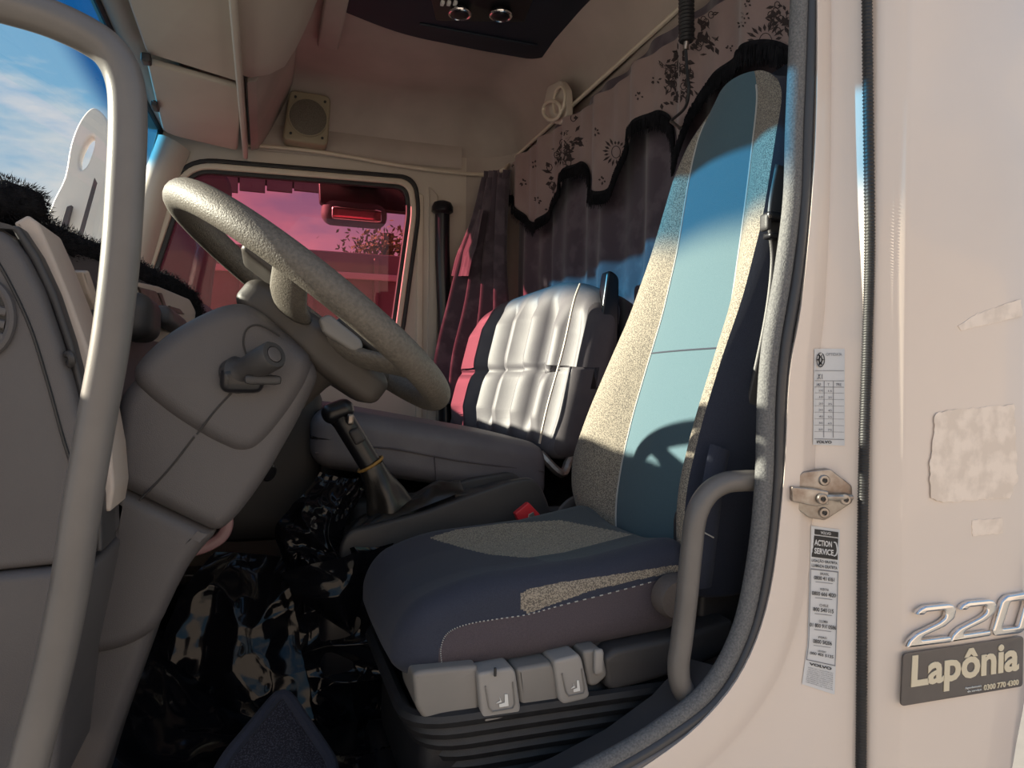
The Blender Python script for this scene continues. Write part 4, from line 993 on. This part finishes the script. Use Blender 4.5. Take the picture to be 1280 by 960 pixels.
# ================================================================== CENTRE CONSOLE, GEAR LEVER, PACKET
cc = thing('centre_console', (.5, 1.0, -.55), 'dark grey centre console tray between the two seats', 'console')
YK = .84
side_p = [(424, 686), (436, 664), (470, 656), (530, 640), (590, 618), (640, 601), (664, 597), (676, 606), (687, 632), (691, 660), (660, 700), (430, 720)]
link('side_panel', plate([rnd([P(a, b, y=YK) for a, b in side_p], .02)], (0, 1, 0), .03, .008), M_dashl, cc)
side_q = [(430, 664), (470, 640), (540, 612), (590, 598), (640, 590), (656, 600), (660, 650), (440, 680)]
link('side_panel', plate([rnd([P(a, b, y=1.02) for a, b in side_q], .02)], (0, 1, 0), .03, .008), M_dashl, cc)
link('tray_floor', loft([[P(a, b, y=YK+.02)+Vector((0, 0, -.012)), P(a, b, y=YK+.02)+Vector((0, .16, -.012))] for a, b in [(436, 668), (470, 659), (530, 644), (590, 622), (640, 606), (670, 602), (688, 650)]]), M_dashl, cc)
link('engine_tunnel', box((.46, 1.0, -.62), (.66, .36, .36), .03), M_blkg, cc)
link('tray_ridge', box(P(586, 616, y=.93), (.10, .09, .012), .004), M_dashl, cc)
gl_ = thing('gear_lever', P(480, 645, y=.95), 'black gear lever with leather boot rising from the centre console', 'gear lever')
YG = .93
ka, kb = P(421, 512, y=YG), P(464, 582, y=YG)
axg = (kb-ka).normalized()
link('grip', tube(cr([ka-axg*.004, ka+axg*.02, ka+axg*.07, ka.lerp(kb, .75), kb], 6), lambda t: (.030+.006*math.sin(min(1, t*3)*PI)*(1-t))*(1 if t > .02 else .82), 16, sx=.95, sy=.85), M_blkg, gl_, angle=0)
link('knob_top', rbox(P(422, 514, y=YG), (.040, .032, .026), .024, 12, None, Matrix.Rotation(-.35, 3, 'Y')), M_blkg, gl_, angle=0)
link('knob_button', rbox(P(438, 524, y=YG-.036), (.008, .006, .014), .005, 6), M_steel, gl_)
link('range_switch', rbox(P(446, 545, y=YG-.034), (.014, .008, .02), .007, 6, None, Matrix.Rotation(-.5, 3, 'Y')), M_dashl, gl_)
link('collar_cord', tube([kb-axg*.004+(Vector((axg.z, 0, -axg.x))*math.cos(t)+Vector((0, 1, 0))*math.sin(t))*.034 for t in [2*PI*i/20 for i in range(20)]], .004, 6, closed=True), mat('gold_cord', (.35, .20, .05), rough=.6), gl_)
pb = [kb, P(470, 596, y=YG), P(480, 618, y=YG), P(492, 645, y=YG), P(500, 668, y=YG)]
bp = cr(pb, 8); bm_ = tube(bp, lambda t: .033+.045*t**1.6, 40, cap=False)
for v in bm_.vertices:
    tz = (kb.z-v.co.z)/.2; c = kb.lerp(pb[-1], max(0, min(1, tz))); dr = v.co-c; a = math.atan2(dr.y, dr.x); v.co += dr*(.16*math.sin(a*5+tz*6)*max(0, min(1, tz+.1))+.12*hsh(v.co, 18))
link('boot', bm_, mat('black_boot_leather', (.018, .017, .016), rough=.33, bump=.3, bsc=90), gl_, angle=0)
# crumpled boot skirt on the console
rows = []
for j in range(30):
    v = j/29; row = []
    for i in range(60):
        u = i/59; p = P(430+150*u, 672-58*u, y=YK+.02).lerp(P(440+135*u, 652-52*u, y=YK+.17), v)
        ed_ = math.sin(PI*v)**.5*math.sin(PI*min(1, max(0, u)))**.4
        p.z += ed_*(.022+.02*abs(hsh((u*5, v*3, 4)))+.018*math.exp(-((u-.78)/.1)**2)); row.append(p)
    rows.append(row)
link('boot_skirt', loft(rows), _M['black_boot_leather'], gl_, angle=0)
pk = thing('red_packet', P(662, 655, y=.78), 'small red and silver packet wedged between driver seat and console', 'packet')
link('wrapper', plate([rnd([P(a, b, y=.76) for a, b in [(644, 642), (661, 628), (677, 645), (684, 662), (654, 664)]], .004)], (0, 1, 0), .02, .003), M_red, pk)
zs = [(668, 637), (670, 643), (677, 644), (673, 650), (680, 657), (672, 658), (668, 664), (664, 657), (656, 660), (659, 652), (653, 648), (661, 647), (662, 640)]
link('silver_foil', plate([[P(a-1, b+3, y=.757) for a, b in zs]], (0, 1, 0), .004, .001), M_steel, pk)
bkl = thing('buckle_stalk', P(720, 660, y=.75), 'dark belt buckle stalk between the driver backrest and the console', 'buckle')
link('cover', tube(cr([P(694, 668, y=.80), P(700, 645, y=.80), P(712, 630, y=.80), P(728, 622, y=.80)], 6), .014, 8, sy=.5), M_dash, bkl)
link('stalk', rbox(P(722, 652, y=.82), (.03, .02, .05), .018, 8), M_blkg, bkl)

# ================================================================== SHINY BLACK SHEETING, MAT
def crumple(p, amp, s=6, seed=0):
    q = Vector(p)*s+Vector((seed, seed*2, 0)); v = 0; a = 1
    for o_ in range(3):
        v += a*(1-abs(noise.noise(q+Vector((noise.noise(q*.7), noise.noise(q*.7+Vector((9, 0, 0))), 0))*1.2))*2); q = q*1.8+Vector((3, 1, 2)); a *= .32
    return amp*(v-.9)
def sheet(name, fn, nu, nv, label, amp, s, seed, parent=None, nrm=Vector((0, 0, 1))):
    rows = []
    for j in range(nv+1):
        row = []
        for i in range(nu+1):
            p = fn(i/nu, j/nv); row.append(p+nrm*crumple(p, amp, s, seed))
        rows.append(row)
    return link(name, loft(rows), M_sheet, parent, angle=0)
# footwell: floor sheet rising towards the firewall
sh = thing('plastic_sheet', (.0, 1.0, FLOOR), 'crumpled shiny black plastic sheet covering the footwell floor', 'plastic sheet')
def foot_fn(u, v):
    x = -.62+1.0*u; y = .3+1.3*v
    z = FLOOR+.03+.35*max(0, (-.05-x)/.6)**1.2+.05*math.sin(y*5)*math.sin(x*6)+.17*math.exp(-((x+.15)/.13)**2-((y-1.12)/.16)**2)
    return Vector((x, y, z))
sheet('floor_sheet', foot_fn, 170, 190, '', .045, 3.6, 2, sh)
# sheet draped over the tunnel ahead of the seat: irregular outlines, gathered under the gear lever
s2_ = thing('plastic_sheet', (.1, .95, -.7), 'bunched shiny black plastic sheet draped over the tunnel under the gear lever', 'plastic sheet')
def outline_sheet(name, L, R_, nu, nv, yf, amp, s, seed, parent, nrm):
    L3 = cr([Vector((a, b, 0)) for a, b in L], 20); R3 = cr([Vector((a, b, 0)) for a, b in R_], 20); rows = []
    for j in range(nv+1):
        l, q = [T_[min(len(T_)-2, int(j/nv*(len(T_)-1)))].lerp(T_[min(len(T_)-2, int(j/nv*(len(T_)-1)))+1], j/nv*(len(T_)-1)-min(len(T_)-2, int(j/nv*(len(T_)-1)))) for T_ in (L3, R3)]; row = []
        for i in range(nu+1):
            u, v = i/nu, j/nv; wob = .02*noise.noise(Vector((v*9, seed, 0)))
            k = u+wob; p = P(l.x+(q.x-l.x)*k, l.y+(q.y-l.y)*k, y=yf(u, v)); e_ = min(1, 6*min(u, 1-u))
            row.append(p+nrm*crumple(p, amp, s, seed)*(.35+.65*e_))
        rows.append(row)
    return link(name, loft(rows), M_sheet, parent, angle=0)
NS = Vector((-.35, -.85, .4)).normalized()
outline_sheet('bunched_top', [(398, 588), (376, 620), (346, 656), (350, 690), (362, 716), (372, 730)], [(462, 596), (448, 625), (432, 655), (430, 678), (446, 690), (470, 700)], 90, 110, lambda u, v: 1.02-.16*v-.05*math.sin(PI*u), .034, 10, 9, s2_, NS)
outline_sheet('draped_sheet', [(362, 696), (358, 722), (368, 760), (376, 810), (388, 860), (398, 920)], [(492, 678), (474, 700), (462, 740), (464, 790), (480, 840), (540, 900)], 120, 150, lambda u, v: .90-.10*v-.10*u*(1-v), .030, 5, 5, s2_, NS)
outline_sheet('pointed_fold', [(352, 716), (368, 742), (400, 768), (436, 792)], [(478, 682), (468, 712), (452, 748), (440, 796)], 60, 60, lambda u, v: .80-.05*math.sin(PI*u), .020, 6, 31, s2_, NS)
outline_sheet('side_sheet', [(268, 690), (222, 750), (186, 850), (130, 980)], [(392, 700), (386, 780), (410, 870), (470, 980)], 90, 130, lambda u, v: 1.0-.16*v-.05*u, .030, 4, 44, s2_, Vector((-.2, -.95, .1)).normalized())
s3_ = thing('plastic_sheet', (.45, .3, FLOOR), 'loose shiny black plastic sheet on the floor in front of the seat plinth', 'plastic sheet')
sheet('floor_sheet', lambda u, v: Vector((.12+.75*u, .19+.20*v, FLOOR+.055+.03*math.sin(u*9))), 120, 50, '', .03, 6, 12, s3_)
# mesh mat
mt = thing('mesh_mat', (.05, .8, -.72), 'dark navy mesh mat with a raised border lying in the footwell', 'mat')
mp_ = [P(a, b, y=y) for a, b, y in [(354, 862, .62), (420, 960, .50), (400, 1020, .42), (250, 1020, .42), (280, 950, .5)]]
c = sum(mp_, Vector())/5
link('border', tube(rnd(mp_, .03, 4), .012, 8, closed=True), M_navy, mt)
n0 = (mp_[1]-mp_[0]).cross(mp_[3]-mp_[0]).normalized()
link('mesh_field', mesh_of(mp_, [(0, 1, 2), (0, 2, 3), (0, 3, 4)]), M_mesh, mt, smooth=False)

# ================================================================== OUTSIDE
o = link('ground', box((0, 0, -H-.05), (120, 120, .1)), M_ground, smooth=False); tag(o, kind='structure', label='pavement of the yard')
yw = tag(link('bounce_wall', box((2, -9, -H+2.2), (30, .3, 4.4)), M_bounce_wall, smooth=False), 'unseen plastered wall added behind the camera to bounce warm light', 'wall')  # out of view, added to throw warm sunlight back onto the cab
# neighbouring trailer seen through the pink window
tr = thing('box_trailer', (1.5, 7, -H), 'dark red box trailer parked beyond the passenger window', 'trailer')
zt = P(480, 318, y=6).z
link('box_body', box((2.5, 7.2, (zt-1.0)/2), (8, 2.4, zt+1.0), .03), M_trail, tr)
link('side_rail', box((2.5, 5.96, P(430, 345, y=6).z), (8, .05, .06), .01), mat('pale_rail', (.5, .35, .35), rough=.5), tr)
for k in range(12): link('side_rib', box((-.8+k*.6, 5.97, (zt-1)/2), (.05, .05, zt+.9), .01), M_trail, tr)
for k in range(3): link('wheel', lathe((3.5+k*1.2, 6.0, -H+.5), (0, 1, 0), [(0, .3), (0, .5), (.3, .5), (.3, .3)], 24), M_blk, tr)
# canopy above
M_canopy = mat('grey_canopy_board', (.12, .12, .13), rough=.7)
cn = thing('yard_canopy', (0, 4.6, -H), 'grey boarded canopy edge above the trailer seen through the far window', 'canopy')
for k in range(9):
    a = 232+k*34
    L = P(a, 200, y=4.6).x; R_ = P(a+32, 200, y=4.6).x; zb = P(a, 238, y=4.6).z
    link('board', box(((L+R_)/2, 4.6, zb+.35), (R_-L, .04, .7), .004), M_canopy, cn)
link('backing', box(((P(232, 200, y=4.6).x+P(536, 200, y=4.6).x)/2, 4.66, P(300, 238, y=4.6).z+.38), (P(536, 200, y=4.6).x-P(232, 200, y=4.6).x-.05, .03, .62), .005), M_blkg, cn)
link('post', box((3.3, 4.7, (-H+1.5)/2), (.12, .12, H+1.5)), M_awn, cn)
# mirrors on the far side of the cab
km = thing('kerb_mirror', P(450, 262, y=2.62), 'black oval kerb mirror hanging outside the top of the far window', 'mirror')
link('arm', plate([rnd([P(a, b, y=2.66) for a, b in [(398, 215), (515, 225), (513, 266), (470, 262), (400, 254)]], .02)], (0, 1, 0), .06, .01), M_blkg, km)
link('bracket', box(P(452, 222, y=2.61), (.20, .13, .05), .01), M_blkg, km)
link('housing', rbox(P(443, 268, y=2.70), (.16, .06, .062), .055, 14), M_awn, km)
link('lens', rbox(P(446, 268, y=2.64), (.12, .012, .032), .012, 10), M_chrome, km)
rm_ = thing('door_mirror', P(240, 380, y=3.3), 'tall dark door mirror housing outside the front of the far window', 'mirror')
link('housing', plate([rnd([P(a, b, y=3.3) for a, b in [(190, 190), (270, 200), (292, 232), (283, 262), (268, 330), (256, 430), (160, 430)]], .06)], (0, 1, 0), .10, .02), M_awn, rm_)
# the pale roof fairing of the next truck, through the windscreen
link('bracket', tube([P(240, 380, y=3.3), (-.62, 2.9, .3), (-.66, 2.55, .2)], .03, 10), M_blkg, rm_)
wf = thing('truck_fairing', P(100, 300, y=5), 'pale roof fairing of a neighbouring truck seen through the windscreen', 'truck')
def sm(pts, y): return cr([P(a, b, y=y) for a, b in pts], 4, closed=True)
link('fairing', plate([sm([(50, 330), (62, 262), (80, 222), (88, 180), (100, 150), (116, 134), (132, 146), (142, 170), (166, 200), (170, 330)], 5), sm([(101, 212), (99, 198), (108, 176), (116, 170), (118, 180), (110, 204)], 5)], (0, 1, 0), .12, .02), M_white, wf)
link('fairing_blade', plate([[P(a, b, y=4.9) for a, b in [(96, 300), (118, 222), (121, 228), (100, 304)]]], (0, 1, 0), .02), M_awn, wf)
link('fairing_slot', plate([rnd([P(a, b, y=4.94) for a, b in [(74, 288), (83, 258), (90, 256), (82, 288)]], .01)], (0, 1, 0), .05, .004), M_awn, wf)
link('cab_body', box(P(110, 430, y=5.15), (1.6, 1.1, 1.3), .08), M_white, wf)
# tree beyond the trailer
te = thing('tree', (4.0, 13, -H), 'small leafy tree beyond the trailer, seen through the pink glass', 'tree')
tp = P(478, 292, y=13)
link('trunk', tube([Vector((tp.x, 13, -H)), Vector((tp.x+.1, 13, tp.z))], .12, 8), M_bark, te)
vs, fs = [], []
for k in range(900):
    c = tp+Vector((random.gauss(0, .33), random.gauss(0, .4), random.gauss(-.35, .2))); a = Vector([random.uniform(-1, 1) for _ in range(3)]).normalized()*.06; b = a.orthogonal().normalized()*.03; q = len(vs)
    vs += [c-a, c+b, c+a, c-b]; fs.append((q, q+1, q+2, q+3))
o = link('foliage', mesh_of(vs, fs), M_leaf, te, smooth=False); o['kind'] = 'stuff'

# ------------------------------------------------------------------ lift everything to its height above the ground
for o in list(COL.objects):
    if o.parent is None and o.type in ('MESH', 'EMPTY'): o.location.z += H
